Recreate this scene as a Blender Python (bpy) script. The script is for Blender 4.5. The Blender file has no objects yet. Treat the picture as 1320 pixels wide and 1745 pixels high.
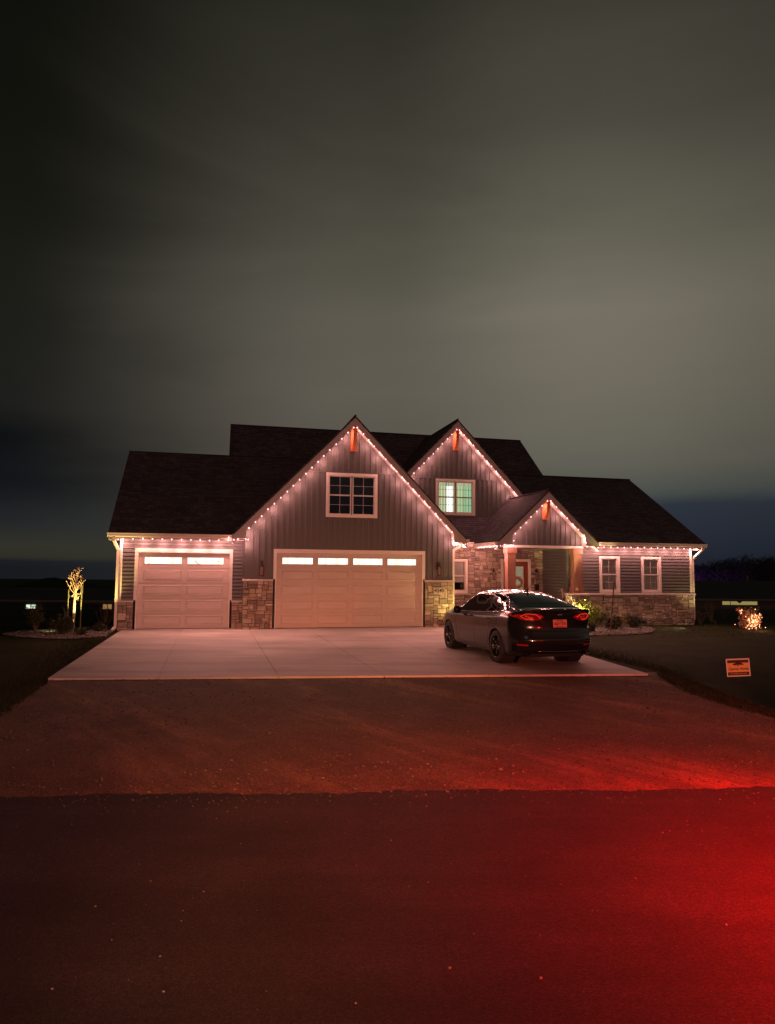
import bpy, bmesh, math, random
from mathutils import Vector, Matrix
from mathutils.bvhtree import BVHTree
R = math.radians
random.seed(7)
SC = bpy.context.scene
C = SC.collection

# ------------------------------------------------------------------ camera
cam_d = bpy.data.cameras.new('camera'); cam = bpy.data.objects.new('camera', cam_d); C.objects.link(cam)
cam_d.sensor_fit = 'HORIZONTAL'; cam_d.sensor_width = 36; cam_d.lens = 33.0
cam_d.clip_start = 0.05; cam_d.clip_end = 6000
cam.matrix_world = Matrix.Translation((0, 0, 1.9)) @ Matrix.Rotation(R(94.795), 4, 'X') @ Matrix.Rotation(R(0.46), 4, 'Z')
SC.camera = cam
SC.render.resolution_x = 775; SC.render.resolution_y = 1024

# ------------------------------------------------------------------ node helpers
def s2l(c):
    f = lambda x: (x/255/12.92) if x/255 <= .04045 else ((x/255+.055)/1.055)**2.4
    return (f(c[0]), f(c[1]), f(c[2]), 1)
class NT:
    def __init__(s, nt): s.nt = nt; nt.nodes.clear()
    def n(s, t, ins=None, **kw):
        x = s.nt.nodes.new(t)
        for k, v in kw.items(): setattr(x, k, v)
        for k, v in (ins or {}).items():
            if hasattr(v, 'is_linked') or hasattr(v, 'links'): s.nt.links.new(v, x.inputs[k])
            else: x.inputs[k].default_value = v
        return x
    def math(s, op, a, b=0.0, c=0.0, clamp=False):
        x = s.n('ShaderNodeMath', {0: a, 1: b, 2: c}, operation=op); x.use_clamp = clamp
        return x.outputs[0]
    def ramp(s, fac, stops, interp='LINEAR'):
        x = s.n('ShaderNodeValToRGB', {0: fac}); cr = x.color_ramp; cr.interpolation = interp
        while len(cr.elements) > 1: cr.elements.remove(cr.elements[-1])
        cr.elements[0].position = stops[0][0]; cr.elements[0].color = stops[0][1]
        for p, c in stops[1:]:
            e = cr.elements.new(p); e.color = c
        return x.outputs[0]
    def mixc(s, f, a, b, mode='MIX'):
        x = s.nt.nodes.new('ShaderNodeMix'); x.data_type = 'RGBA'; x.blend_type = mode
        for i, v in ((0, f), (6, a), (7, b)):
            if hasattr(v, 'links'): s.nt.links.new(v, x.inputs[i])
            else: x.inputs[i].default_value = v
        return x.outputs[2]
    def noise(s, vec, scale, detail=4, rough=.55, dist=0.0):
        return s.n('ShaderNodeTexNoise', {'Vector': vec, 'Scale': scale, 'Detail': detail, 'Roughness': rough, 'Distortion': dist}).outputs[0]
    def mapping(s, vec, scale=(1, 1, 1), rot=(0, 0, 0), loc=(0, 0, 0)):
        return s.n('ShaderNodeMapping', {'Vector': vec, 'Scale': scale, 'Rotation': rot, 'Location': loc}).outputs[0]

# ------------------------------------------------------------------ night sky (town glow on low cloud)
W = bpy.data.worlds.new('World'); SC.world = W; W.use_nodes = True
w = NT(W.node_tree)
tc = w.n('ShaderNodeTexCoord').outputs['Generated']
sep = w.n('ShaderNodeSeparateXYZ', {0: tc})
az = w.math('ARCTAN2', sep.outputs[0], sep.outputs[1])
el = w.math('ARCSINE', sep.outputs[2])
st = w.mapping(tc, (1.4, 1.4, 4.5), (R(10), R(-22), 0))
n1 = w.noise(st, 1.5, 6, .6, .9)
n2 = w.noise(w.mapping(tc, (1.1, 1.0, 4.2), (R(20), R(-34), 0)), 1.3, 5, .55, .8)
n3 = w.noise(w.mapping(tc, (2.2, 2.2, 16), (0, R(-5), 0)), 2.2, 5, .55, .5)
elw = w.math('ADD', el, w.math('MULTIPLY', w.math('SUBTRACT', n1, .5), w.math('ADD', .012, w.math('MULTIPLY', w.math('MAXIMUM', el, 0.0), .17))))
fel = w.math('MULTIPLY', elw, 1/R(60), clamp=True)
D = 1/60.
def col(r, g, b, k=1.0):
    c = s2l((r, g, b)); return (c[0]*k, c[1]*k, c[2]*k, 1)
rL = w.ramp(fel, [(0, col(24, 26, 31)), (.5*D, col(27, 30, 34)), (.75*D, col(48, 47, 39)), (1.6*D, col(50, 50, 42)), (3.2*D, col(35, 38, 40)), (6*D, col(19, 21, 25)),
                  (9.6*D, col(15, 17, 19)), (11.6*D, col(30, 30, 28)), (19*D, col(30, 30, 25)), (30*D, col(20, 20, 15)), (42*D, col(11, 11, 8)), (1, col(10, 10, 8))])
rC = w.ramp(fel, [(0, col(50, 50, 48)), (3*D, col(70, 70, 62)), (9*D, col(88, 83, 74)), (14*D, col(98, 93, 83)), (20*D, col(95, 91, 81)), (26*D, col(80, 77, 67)), (33*D, col(61, 59, 50)), (40*D, col(46, 45, 37)), (1, col(22, 22, 18))])
rR = w.ramp(fel, [(0, col(28, 32, 42)), (2*D, col(38, 43, 54)), (5.2*D, col(48, 54, 64)), (6.2*D, col(76, 80, 76)), (8.5*D, col(98, 96, 86)), (14*D, col(114, 109, 96)), (20*D, col(119, 114, 100)), (25*D, col(104, 101, 88)), (32*D, col(76, 74, 64)), (41*D, col(58, 56, 47)), (1, col(26, 26, 22))])
aw = w.math('ADD', az, w.math('MULTIPLY', w.math('SUBTRACT', n2, .5), .16))
mLC = w.n('ShaderNodeMapRange', {'Value': aw, 'From Min': R(-30), 'From Max': R(-2)}, interpolation_type='SMOOTHSTEP').outputs[0]
mCR = w.n('ShaderNodeMapRange', {'Value': aw, 'From Min': R(-1), 'From Max': R(16)}, interpolation_type='SMOOTHSTEP').outputs[0]
cc = w.mixc(mCR, w.mixc(mLC, rL, rC), rR)
fall = w.n('ShaderNodeMapRange', {'Value': az, 'From Min': R(17), 'From Max': R(34), 'To Min': 1.0, 'To Max': .72}, interpolation_type='SMOOTHSTEP').outputs[0]
mod = w.math('MULTIPLY', fall, w.math('ADD', .85, w.math('MULTIPLY', w.math('ADD', n2, w.math('MULTIPLY', n3, .15)), .19)))
hs = w.n('ShaderNodeVectorMath', {0: cc, 'Scale': mod}, operation='SCALE').outputs[0]
bg = w.n('ShaderNodeBackground', {'Color': hs, 'Strength': 1.0})
w.n('ShaderNodeOutputWorld', {'Surface': bg.outputs[0]})
SC.view_settings.view_transform = 'Standard'; SC.view_settings.look = 'None'
SC.view_settings.exposure = 0; SC.view_settings.gamma = 1; SC.view_settings.use_curve_mapping = False
SC.cycles.max_bounces = 5; SC.cycles.diffuse_bounces = 3; SC.cycles.glossy_bounces = 3

# ------------------------------------------------------------------ house frame
TH = R(13.8); O = Vector((-4.5653, 22.7517, 0))
UU = Vector((math.cos(TH), math.sin(TH), 0)); VV = Vector((-math.sin(TH), math.cos(TH), 0))
def HW(u, v, z=0): return O + UU*u + VV*v + Vector((0, 0, z))

def lamp(name, loc, kind, energy, color, aim=None, size=.05, spot=60, blend=.6, parent=None):
    d = bpy.data.lights.new(name, kind); d.energy = energy; d.color = color
    if kind in ('POINT', 'SPOT'): d.shadow_soft_size = size
    if kind == 'SPOT': d.spot_size = R(spot); d.spot_blend = blend
    o = bpy.data.objects.new(name, d); C.objects.link(o); o.location = loc
    if aim is not None: o.rotation_euler = (Vector(aim)-Vector(loc)).to_track_quat('-Z', 'Y').to_euler()
    if parent: o.parent = parent; o.matrix_parent_inverse = parent.matrix_world.inverted()
    return o
# unseen vehicle tail lamps beside and behind the photographer, then added wash spots
lamp('tail_lamp_light', (3.7, 1.6, 1.7), 'SPOT', 1700, (1, .001, .002), aim=(3.0, 3.3, 0), size=.08, spot=100, blend=1)  # added next to the main red lamp to widen its glow
lamp('tail_lamp_light', (4.5, 4.0, 1.9), 'SPOT', 4000, (1, .001, .002), aim=(3.5, 4.4, 0), size=.08, spot=114, blend=1)
lamp('tail_lamp_light', (6.8, 2.5, 1.5), 'SPOT', 3300, (1, .03, .01), aim=(4.6, 8.2, -1.2), size=.15, spot=52, blend=1)
lamp('tail_lamp_light', (-1.0, -3.5, 1.5), 'SPOT', 4600, (1, .33, .07), aim=(-.4, 11, .25), size=.12, spot=25, blend=1)
lamp('front_wash_light', (0, -14, 1.9), 'SPOT', 11500, (1, .365, .27), aim=(2.5, 22, 3.2), size=.25, spot=70, blend=.8)  # added frontal wash that warms the house front; no fixture stands here
lamp('road_patch_light', (-1.3, -3.0, 2.4), 'SPOT', 150, (.85, .48, .62), aim=(-.35, 3.5, 0), size=.04, spot=17, blend=.3)  # added spot; cone edges stand in for the patch between leg shadows
sun = lamp('moon', (0, 0, 50), 'SUN', .015, (.75, .85, 1.0), aim=(30, 60, 0)); sun.data.angle = R(8)

# ------------------------------------------------------------------ mesh builder
class MB:
    def __init__(s): s.v = []; s.f = []; s.uv = []; s.c = []
    def face(s, pts, uv=None, col=None):
        i = len(s.v); s.v += [tuple(p) for p in pts]; s.f.append(tuple(range(i, i+len(pts)))); s.uv.append(uv); s.c.append(col)
    def hexa(s, p, col=None):     # p: 8 pts, bottom 4 (ccw) top 4
        i = len(s.v); s.v += [tuple(q) for q in p]
        for a in ((0, 3, 2, 1), (4, 5, 6, 7), (0, 1, 5, 4), (1, 2, 6, 5), (2, 3, 7, 6), (3, 0, 4, 7)):
            s.f.append(tuple(i+k for k in a)); s.uv.append(None); s.c.append(col)
    def box(s, x0, x1, y0, y1, z0, z1, col=None):
        s.hexa([(x0, y0, z0), (x1, y0, z0), (x1, y1, z0), (x0, y1, z0), (x0, y0, z1), (x1, y0, z1), (x1, y1, z1), (x0, y1, z1)], col)
    def prism(s, poly, ext, col=None):   # planar polygon extruded by vector
        e = Vector(ext); a = [Vector(p) for p in poly]; b = [p+e for p in a]; n = len(a)
        s.face(a, col=col); s.face(b[::-1], col=col)
        for k in range(n): s.face([a[k], b[k], b[(k+1) % n], a[(k+1) % n]], col=col)
    def tube(s, pts, r, n=8, caps=True, closed=False, col=None):
        pts = [Vector(p) for p in pts]; m = len(pts); rs = r if isinstance(r, (list, tuple)) else [r]*m
        base = len(s.v); up = Vector((0, 0, 1)); prev = None
        for k, p in enumerate(pts):
            if closed: t = pts[(k+1) % m]-pts[k-1]
            else: t = pts[min(k+1, m-1)]-pts[max(k-1, 0)]
            t = t.normalized() if t.length > 1e-9 else Vector((0, 0, 1))
            if prev is None:
                a = t.cross(up if abs(t.z) < .95 else Vector((1, 0, 0))).normalized()
            else: a = (prev-t*prev.dot(t)).normalized()
            prev = a; b = t.cross(a)
            for j in range(n):
                g = 2*math.pi*j/n; s.v.append(tuple(p+(a*math.cos(g)+b*math.sin(g))*rs[k]))
        for k in range(m if closed else m-1):
            for j in range(n):
                q = (k+1) % m
                s.f.append((base+k*n+j, base+k*n+(j+1) % n, base+q*n+(j+1) % n, base+q*n+j)); s.uv.append(None); s.c.append(col)
        if caps and not closed:
            s.f.append(tuple(base+j for j in range(n))[::-1]); s.uv.append(None); s.c.append(col)
            s.f.append(tuple(base+(m-1)*n+j for j in range(n))); s.uv.append(None); s.c.append(col)
    def lathe(s, prof, n=24, ctr=(0, 0, 0), ax='z', col=None):
        base = len(s.v); m = len(prof)
        for r, h in prof:
            for j in range(n):
                g = 2*math.pi*j/n; a, b = r*math.cos(g), r*math.sin(g)
                p = {'z': (a, b, h), 'x': (h, a, b), 'y': (a, h, b)}[ax]
                s.v.append((p[0]+ctr[0], p[1]+ctr[1], p[2]+ctr[2]))
        for k in range(m-1):
            for j in range(n):
                s.f.append((base+k*n+j, base+k*n+(j+1) % n, base+(k+1)*n+(j+1) % n, base+(k+1)*n+j)); s.uv.append(None); s.c.append(col)
    def build(s, name, mat, parent=None, smooth=False, loc=None, rz=None):
        me = bpy.data.meshes.new(name); me.from_pydata(s.v, [], s.f)
        if any(u is not None for u in s.uv):
            L = me.uv_layers.new(name='UVMap'); k = 0
            for fi, f in enumerate(s.f):
                for q in range(len(f)):
                    if s.uv[fi] is not None: L.data[k].uv = s.uv[fi][q]
                    k += 1
        if any(c is not None for c in s.c):
            A = me.color_attributes.new('Col', 'FLOAT_COLOR', 'CORNER'); k = 0
            for fi, f in enumerate(s.f):
                c = s.c[fi] or (1, 1, 1)
                for q in range(len(f)): A.data[k].color = (c[0], c[1], c[2], 1); k += 1
        me.materials.append(mat)
        bm = bmesh.new(); bm.from_mesh(me); bmesh.ops.recalc_face_normals(bm, faces=bm.faces); bm.to_mesh(me); bm.free()
        if smooth:
            for p in me.polygons: p.use_smooth = True
        o = bpy.data.objects.new(name, me); C.objects.link(o)
        if parent: o.parent = parent
        if loc is not None: o.location = loc
        if rz is not None: o.rotation_euler = (0, 0, rz)
        return o
class Fr:     # wall frame: a along, o outward, z up
    def __init__(s, org, A, N): s.o = Vector((org[0], org[1], 0)); s.A = Vector((A[0], A[1], 0)); s.N = Vector((N[0], N[1], 0))
    def __call__(s, a, o, z): return s.o+s.A*a+s.N*o+Vector((0, 0, z))
def fbox(mb, F, a0, a1, o0, o1, z0, z1, col=None):
    mb.hexa([F(a0, o0, z0), F(a1, o0, z0), F(a1, o1, z0), F(a0, o1, z0), F(a0, o0, z1), F(a1, o0, z1), F(a1, o1, z1), F(a0, o1, z1)], col)
def front(v): return Fr((0, v), (1, 0), (0, -1))

def tag(o, label=None, cat=None, group=None, kind=None):
    if label: o['label'] = label
    if cat: o['category'] = cat
    if group: o['group'] = group
    if kind: o['kind'] = kind
    return o
def thing(name, label, cat, loc=(0, 0, 0), rz=0, group=None):
    o = bpy.data.objects.new(name, None); C.objects.link(o); o.location = loc; o.rotation_euler = (0, 0, rz)
    o.empty_display_size = .2
    return tag(o, label, cat, group)

# ------------------------------------------------------------------ materials
def mat(name, color, rough=.6, metal=0.0, noise=0.0, nscale=8, bump=0.0, bscale=40, attr=False, spec=.5, coat=0.0, emit=None, es=0.0, stretch=(1, 1, 1)):
    m = bpy.data.materials.new(name); m.use_nodes = True; t = NT(m.node_tree)
    co = t.n('ShaderNodeTexCoord').outputs['Object']
    mc = t.mapping(co, stretch)
    c = (*color, 1) if len(color) == 3 else color
    cur = c
    if attr:
        a = t.n('ShaderNodeAttribute', attribute_name='Col').outputs['Color']
        cur = t.mixc(1.0, a, c, 'MULTIPLY')
    if noise:
        n = t.noise(mc, nscale, 6, .62)
        k = t.ramp(n, [(.25, (1-noise,)*3+(1,)), (.75, (1+noise*.6,)*3+(1,))])
        cur = t.mixc(1.0, cur, k, 'MULTIPLY')
    ins = {'Base Color': cur, 'Roughness': rough, 'Metallic': metal, 'Specular IOR Level': spec, 'Coat Weight': coat}
    if bump:
        b = t.n('ShaderNodeBump', {'Height': t.noise(mc, bscale, 5, .6), 'Strength': bump, 'Distance': .01}); ins['Normal'] = b.outputs[0]
    if emit: ins['Emission Color'] = (*emit, 1); ins['Emission Strength'] = es
    p = t.n('ShaderNodeBsdfPrincipled', ins)
    t.n('ShaderNodeOutputMaterial', {'Surface': p.outputs[0]})
    return m
def emis(name, color, s, attr=False):
    m = bpy.data.materials.new(name); m.use_nodes = True; t = NT(m.node_tree)
    c = (*color, 1)
    if attr: c = t.mixc(1.0, t.n('ShaderNodeAttribute', attribute_name='Col').outputs['Color'], c, 'MULTIPLY')
    e = t.n('ShaderNodeEmission', {'Color': c, 'Strength': s}); t.n('ShaderNodeOutputMaterial', {'Surface': e.outputs[0]})
    return m
M = {}
M['board'] = mat('board_siding', (.125, .118, .108), .55, noise=.16, nscale=3, bump=.25, bscale=30, stretch=(14, 14, 1))
M['lap'] = mat('lap_siding', (.145, .136, .124), .5, noise=.14, nscale=4, bump=.2, bscale=30, stretch=(1, 1, 12))
M['trim'] = mat('cream_trim', (.80, .73, .65), .5, noise=.06, nscale=5, bump=.05)
M['fascia'] = mat('fascia_metal', (.42, .36, .32), .42, noise=.07, nscale=4)
M['soffit'] = mat('soffit_metal', (.42, .37, .33), .5, noise=.05, nscale=6)
M['gutter'] = mat('gutter_metal', (.70, .63, .52), .4, noise=.06, nscale=6)
M['door'] = mat('garage_door_paint', (.64, .54, .47), .5, noise=.10, nscale=2.2, bump=.12, bscale=60, stretch=(1, 1, 6))
M['stone'] = mat('ledge_stone', (.54, .47, .41), .85, noise=.30, nscale=9, bump=.9, bscale=22, attr=True)
M['mortar'] = mat('mortar', (.10, .08, .07), .9, noise=.2, nscale=30, bump=.4)
M['cap'] = mat('stone_cap', (.52, .45, .38), .75, noise=.14, nscale=14, bump=.5, bscale=50)
M['cedar'] = mat('stained_cedar', (.36, .17, .11), .6, noise=.35, nscale=6, bump=.4, bscale=26, stretch=(12, 12, 1))
M['bracket'] = mat('stained_bracket', (.62, .17, .055), .5, noise=.2, nscale=8, stretch=(10, 10, 1))
M['dark'] = mat('dark_metal', (.035, .03, .028), .4, metal=.6, noise=.1)
M['glass_dark'] = mat('dark_window_glass', (.012, .013, .02), .06, spec=.8)
M['blind'] = mat('window_blind', (.74, .70, .64), .6, noise=.1, nscale=3)
M['fdoor'] = mat('stained_front_door', (.27, .07, .03), .4, noise=.3, nscale=5, stretch=(9, 9, 1))
M['wire'] = mat('light_wire', (.45, .33, .31), .6)
M['bulb'] = emis('bulb_glow', (1, .44, .50), 5)
M['garage_light'] = emis('garage_window_glow', (1, .92, .80), 1.5, attr=True)
M['lantern_glass'] = mat('lantern_glass', (.35, .22, .18), .12, spec=.9)
M['interior'] = mat('house_body', (.12, .11, .10), .9)
M['concrete_step'] = mat('concrete_porch', (.42, .39, .35), .8, noise=.2, nscale=5, bump=.2)

def roof_mat(name, base):
    m = bpy.data.materials.new(name); m.use_nodes = True; t = NT(m.node_tree)
    uv = t.n('ShaderNodeUVMap').outputs[0]
    br = t.n('ShaderNodeTexBrick', {'Vector': uv, 'Color1': (.55, .55, .55, 1), 'Color2': (1.25, 1.2, 1.2, 1), 'Mortar': (.18, .18, .18, 1), 'Scale': 1.0, 'Mortar Size': .012, 'Mortar Smooth': .3, 'Bias': -.1, 'Brick Width': .24, 'Row Height': .14})
    br.offset = .37; br.squash = 1.3; br.squash_frequency = 3
    nn = t.noise(uv, 60, 4, .7); n2 = t.noise(uv, .9, 4, .6)
    c = t.mixc(1.0, br.outputs[0], (*base, 1), 'MULTIPLY')
    c = t.mixc(1.0, c, t.ramp(nn, [(.3, (.6, .6, .6, 1)), (.75, (1.5, 1.45, 1.45, 1))]), 'MULTIPLY')
    c = t.mixc(1.0, c, t.ramp(n2, [(.3, (.75, .75, .75, 1)), (.7, (1.2, 1.2, 1.2, 1))]), 'MULTIPLY')
    s = t.n('ShaderNodeSeparateXYZ', {0: uv})
    saw = t.math('FRACT', t.math('DIVIDE', s.outputs[1], .14))
    h = t.math('ADD', t.math('MULTIPLY', saw, -.8), t.math('ADD', t.math('MULTIPLY', br.outputs[1], -.4), t.math('MULTIPLY', nn, .35)))
    b = t.n('ShaderNodeBump', {'Height': h, 'Strength': .8, 'Distance': .02})
    p = t.n('ShaderNodeBsdfPrincipled', {'Base Color': c, 'Roughness': .85, 'Normal': b.outputs[0]})
    t.n('ShaderNodeOutputMaterial', {'Surface': p.outputs[0]})
    return m
M['roof'] = roof_mat('asphalt_shingle', (.088, .074, .086))
M['roof2'] = roof_mat('asphalt_shingle_porch', (.088, .074, .086))

# ------------------------------------------------------------------ ground sheet, road, slab
def gz(x, y):
    r = math.hypot(x, y)
    z = 0.0
    def ss(a, b, t): t = max(0, min(1, (t-a)/(b-a))); return t*t*(3-2*t)
    z -= 2.9*ss(33, 62, y if abs(x) < 60 else max(y, abs(x)-20))
    z -= 38*ss(95, 900, r)
    # shallow ditch in the right-hand lawn
    if y < 30:
        z -= .42*ss(5.2, 6.6, x)*ss(16, 12.5, y)*ss(6.2, 8.2, y)*(1-.6*ss(14, 30, x))
        z -= .35*ss(-5.6, -7.2, x)*ss(14, 11, y)*ss(6.2, 8.0, y)*(1-.6*ss(-14, -30, x))
    return z
def axis(lo, hi, fine0, fine1, step):
    a = []; x = fine0
    while x <= fine1: a.append(x); x += step
    s = step; x = fine1
    while x < hi: s *= 1.22; x += s; a.append(min(x, hi))
    s = step; x = fine0
    while x > lo: s *= 1.22; x -= s; a.insert(0, max(x, lo))
    return a
def grass_mat():
    m = bpy.data.materials.new('lawn_grass'); m.use_nodes = True; t = NT(m.node_tree)
    co = t.n('ShaderNodeTexCoord').outputs['Object']
    n = t.noise(co, .8, 6, .65); n2 = t.noise(co, 45, 3, .7)
    c = t.ramp(n, [(.3, (.020, .026, .008, 1)), (.7, (.045, .052, .016, 1))])
    c = t.mixc(1.0, c, t.ramp(n2, [(.3, (.35, .35, .35, 1)), (.75, (1.7, 1.6, 1.4, 1))]), 'MULTIPLY')
    b = t.n('ShaderNodeBump', {'Height': n2, 'Strength': 1.0, 'Distance': .06})
    p = t.n('ShaderNodeBsdfPrincipled', {'Base Color': c, 'Roughness': .95, 'Specular IOR Level': .1, 'Normal': b.outputs[0]})
    t.n('ShaderNodeOutputMaterial', {'Surface': p.outputs[0]}); return m
M['lawn'] = grass_mat()
xs = axis(-3000, 3000, -22, 24, .8); ys = axis(-300, 3000, -2, 40, .8)
mb = MB(); nx = len(xs)
for y in ys:
    for x in xs: mb.v.append((x, y, gz(x, y)))
for j in range(len(ys)-1):
    for i in range(nx-1):
        mb.f.append((j*nx+i, j*nx+i+1, (j+1)*nx+i+1, (j+1)*nx+i)); mb.uv.append(None); mb.c.append(None)
tag(mb.build('lawn_ground', M['lawn'], smooth=True), kind='structure')

def ground_mat(name, c0, c1, scale, speck, bump, bscale, tracks=False, rough=.9):
    m = bpy.data.materials.new(name); m.use_nodes = True; t = NT(m.node_tree)
    co = t.n('ShaderNodeTexCoord').outputs['Object']
    big = t.noise(co, scale, 6, .65, .6); fine = t.noise(co, bscale, 4, .7)
    c = t.ramp(big, [(.3, (*c0, 1)), (.72, (*c1, 1))])
    if tracks:
        # wheel-compacted bands where vehicles turn in from the road
        tn = t.noise(t.mapping(t.mapping(co, (1, 1, 1), (0, 0, R(52))), (.20, 1.25, 1)), .85, 6, .68, .25)
        tm = t.ramp(tn, [(.36, (.78, .78, .78, 1)), (.52, (.95, .95, .95, 1)), (.64, (1.65, 1.6, 1.5, 1)), (.76, (1.0, 1.0, 1.0, 1))])
        c = t.mixc(1.0, c, tm, 'MULTIPLY')
    if not tracks:
        c = t.mixc(1.0, c, t.ramp(t.noise(t.mapping(co, (.22, 1.5, 1), (0, 0, R(-3))), .9, 4, .6), [(.35, (.72, .72, .72, 1)), (.65, (1.2, 1.2, 1.2, 1))]), 'MULTIPLY')
    vo = t.n('ShaderNodeTexVoronoi', {'Vector': co, 'Scale': speck}).outputs
    vr = t.n('ShaderNodeSeparateXYZ', {0: vo['Color']}).outputs[0]
    sp = t.ramp(vr, [(.0, (.45, .45, .45, 1)), (.55, (.9, .9, .9, 1)), (.86, (1.25, 1.2, 1.15, 1)), (.99, (1.7, 1.6, 1.5, 1))])
    c = t.mixc(.85, c, sp, 'MULTIPLY')
    h = t.math('ADD', t.math('MULTIPLY', t.math('SUBTRACT', 1.0, vo['Distance']), .6), t.math('ADD', t.math('MULTIPLY', fine, .6), t.math('MULTIPLY', vr, .5)))
    b = t.n('ShaderNodeBump', {'Height': h, 'Strength': bump, 'Distance': .02})
    p = t.n('ShaderNodeBsdfPrincipled', {'Base Color': c, 'Roughness': rough, 'Specular IOR Level': .25, 'Normal': b.outputs[0]})
    t.n('ShaderNodeOutputMaterial', {'Surface': p.outputs[0]}); return m
M['asphalt'] = ground_mat('asphalt', (.020, .017, .017), (.040, .034, .034), .7, 130, .5, 200)
M['gravel'] = ground_mat('gravel_apron', (.125, .074, .042), (.205, .128, .072), 1.4, 85, .7, 150, tracks=True)
ROAD = [(-60, 1.6), (-8, 5.62), (-3.2, 6.08), (.22, 6.32), (3.46, 6.49), (8, 6.75), (60, 9.5)]
def roady(x):
    for (a, b), (c, d) in zip(ROAD, ROAD[1:]):
        if a <= x <= c: return b+(d-b)*(x-a)/(c-a)
    return 6
mb = MB()
N = 2600
for k in range(N):
    x0 = -60+120*k/N; x1 = -60+120*(k+1)/N
    j = lambda x: roady(x)+.03*math.sin(x*2.3)+.015*math.sin(x*7.7+1)+.012*math.sin(x*23)+.009*math.sin(x*51+2)+.007*math.sin(x*97)
    mb.face([(x0, -8, .012), (x1, -8, .012), (x1, j(x1), .012), (x0, j(x0), .012)])
tag(mb.build('road', M['asphalt']), kind='structure')
GL = [(-5.9, 12.9), (-5.55, 11.6), (-5.25, 10.4), (-4.95, 9.3), (-5.1, 8.2), (-5.9, 7.0), (-8.5, 5.4)]
GR = [(8.6, 6.4), (6.3, 7.4), (5.45, 8.6), (5.15, 9.6), (4.95, 10.4), (4.84, 11.4), (4.95, 12.6), (5.2, 13.9)]
def edge(pts, amp, seed):
    r = random.Random(seed); out = []
    for (a, b) in zip(pts, pts[1:]):
        for k in range(14):
            t = k/14; out.append((a[0]+(b[0]-a[0])*t+r.gauss(0, amp), a[1]+(b[1]-a[1])*t+r.gauss(0, amp)))
    out.append(pts[-1]); return out
poly = edge(GL, .035, 1)+[(-8.5, 5.2), (8.6, 5.9)]+edge(GR, .04, 2)
mb = MB(); mb.face([(x, y, .008) for x, y in poly])
o = mb.build('gravel_apron', M['gravel']); tag(o, kind='structure')
bm = bmesh.new(); bm.from_mesh(o.data); bmesh.ops.triangulate(bm, faces=bm.faces); bm.to_mesh(o.data); bm.free()

# concrete slab with joints
def conc_mat():
    m = bpy.data.materials.new('driveway_concrete'); m.use_nodes = True; t = NT(m.node_tree)
    co = t.n('ShaderNodeTexCoord').outputs['Object']
    a = t.noise(t.mapping(co, (.25, 1.6, 1)), 1.1, 6, .62, .4); b_ = t.noise(co, 35, 4, .7); d = t.noise(co, .5, 3, .5)
    c = t.ramp(a, [(.3, (.33, .285, .24, 1)), (.7, (.56, .49, .42, 1))])
    c = t.mixc(1.0, c, t.ramp(b_, [(.3, (.88, .88, .88, 1)), (.7, (1.07, 1.07, 1.07, 1))]), 'MULTIPLY')
    c = t.mixc(1.0, c, t.ramp(d, [(.35, (.74, .74, .74, 1)), (.65, (1.08, 1.08, 1.08, 1))]), 'MULTIPLY')
    bb = t.n('ShaderNodeBump', {'Height': t.noise(t.mapping(co, (1, 12, 1)), 14, 4, .6), 'Strength': .2, 'Distance': .01})
    p = t.n('ShaderNodeBsdfPrincipled', {'Base Color': c, 'Roughness': .72, 'Normal': bb.outputs[0]})
    t.n('ShaderNodeOutputMaterial', {'Surface': p.outputs[0]}); return m
M['concrete'] = conc_mat()
JU = [-3.66, -1.84, .2, 2.05, 3.95, 5.8, 7.45]
def vfront(u): return -9.86+(u+3.65)*(-1.43/10.55)
mb = MB(); g = .006
VR = [.5, -3.5, -7.1, None]
for a, b in zip(JU, JU[1:]):
    for k in range(3):
        v0, v1 = VR[k], VR[k+1]
        a1, b1 = a+g, b-g
        if b == 7.45: b1 = 7.45
        if v1 is None:
            bb = b1 if b != 7.45 else 6.95
            P = [(a1, v0-g), (b1, v0-g), (bb, vfront(bb)), (a1, vfront(a1))]
        else: P = [(a1, v0-g if k else v0), (b1, v0-g if k else v0), (b1, v1+g), (a1, v1+g)]
        mb.prism([HW(p[0], p[1], .045) for p in P], (0, 0, -.12))
mb.prism([HW(-3.63, .4, .034), HW(7.3, .4, .034), HW(7.3, -8, .034), HW(6.9, -11.2, .034), HW(-3.63, -9.8, .034)], (0, 0, -.1))
tag(mb.build('driveway_slab', M['concrete']), kind='structure')
mb = MB(); mb.prism([HW(7.46, -3.2, .05), HW(10.0, -2.2, .05), HW(11.3, -.6, .05), HW(11.3, 2.2, .05), HW(7.1, 2.2, .05), HW(7.1, .52, .05), HW(7.46, .52, .05)], (0, 0, -.1))
tag(mb.build('walkway', M['concrete']), kind='structure')

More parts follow.
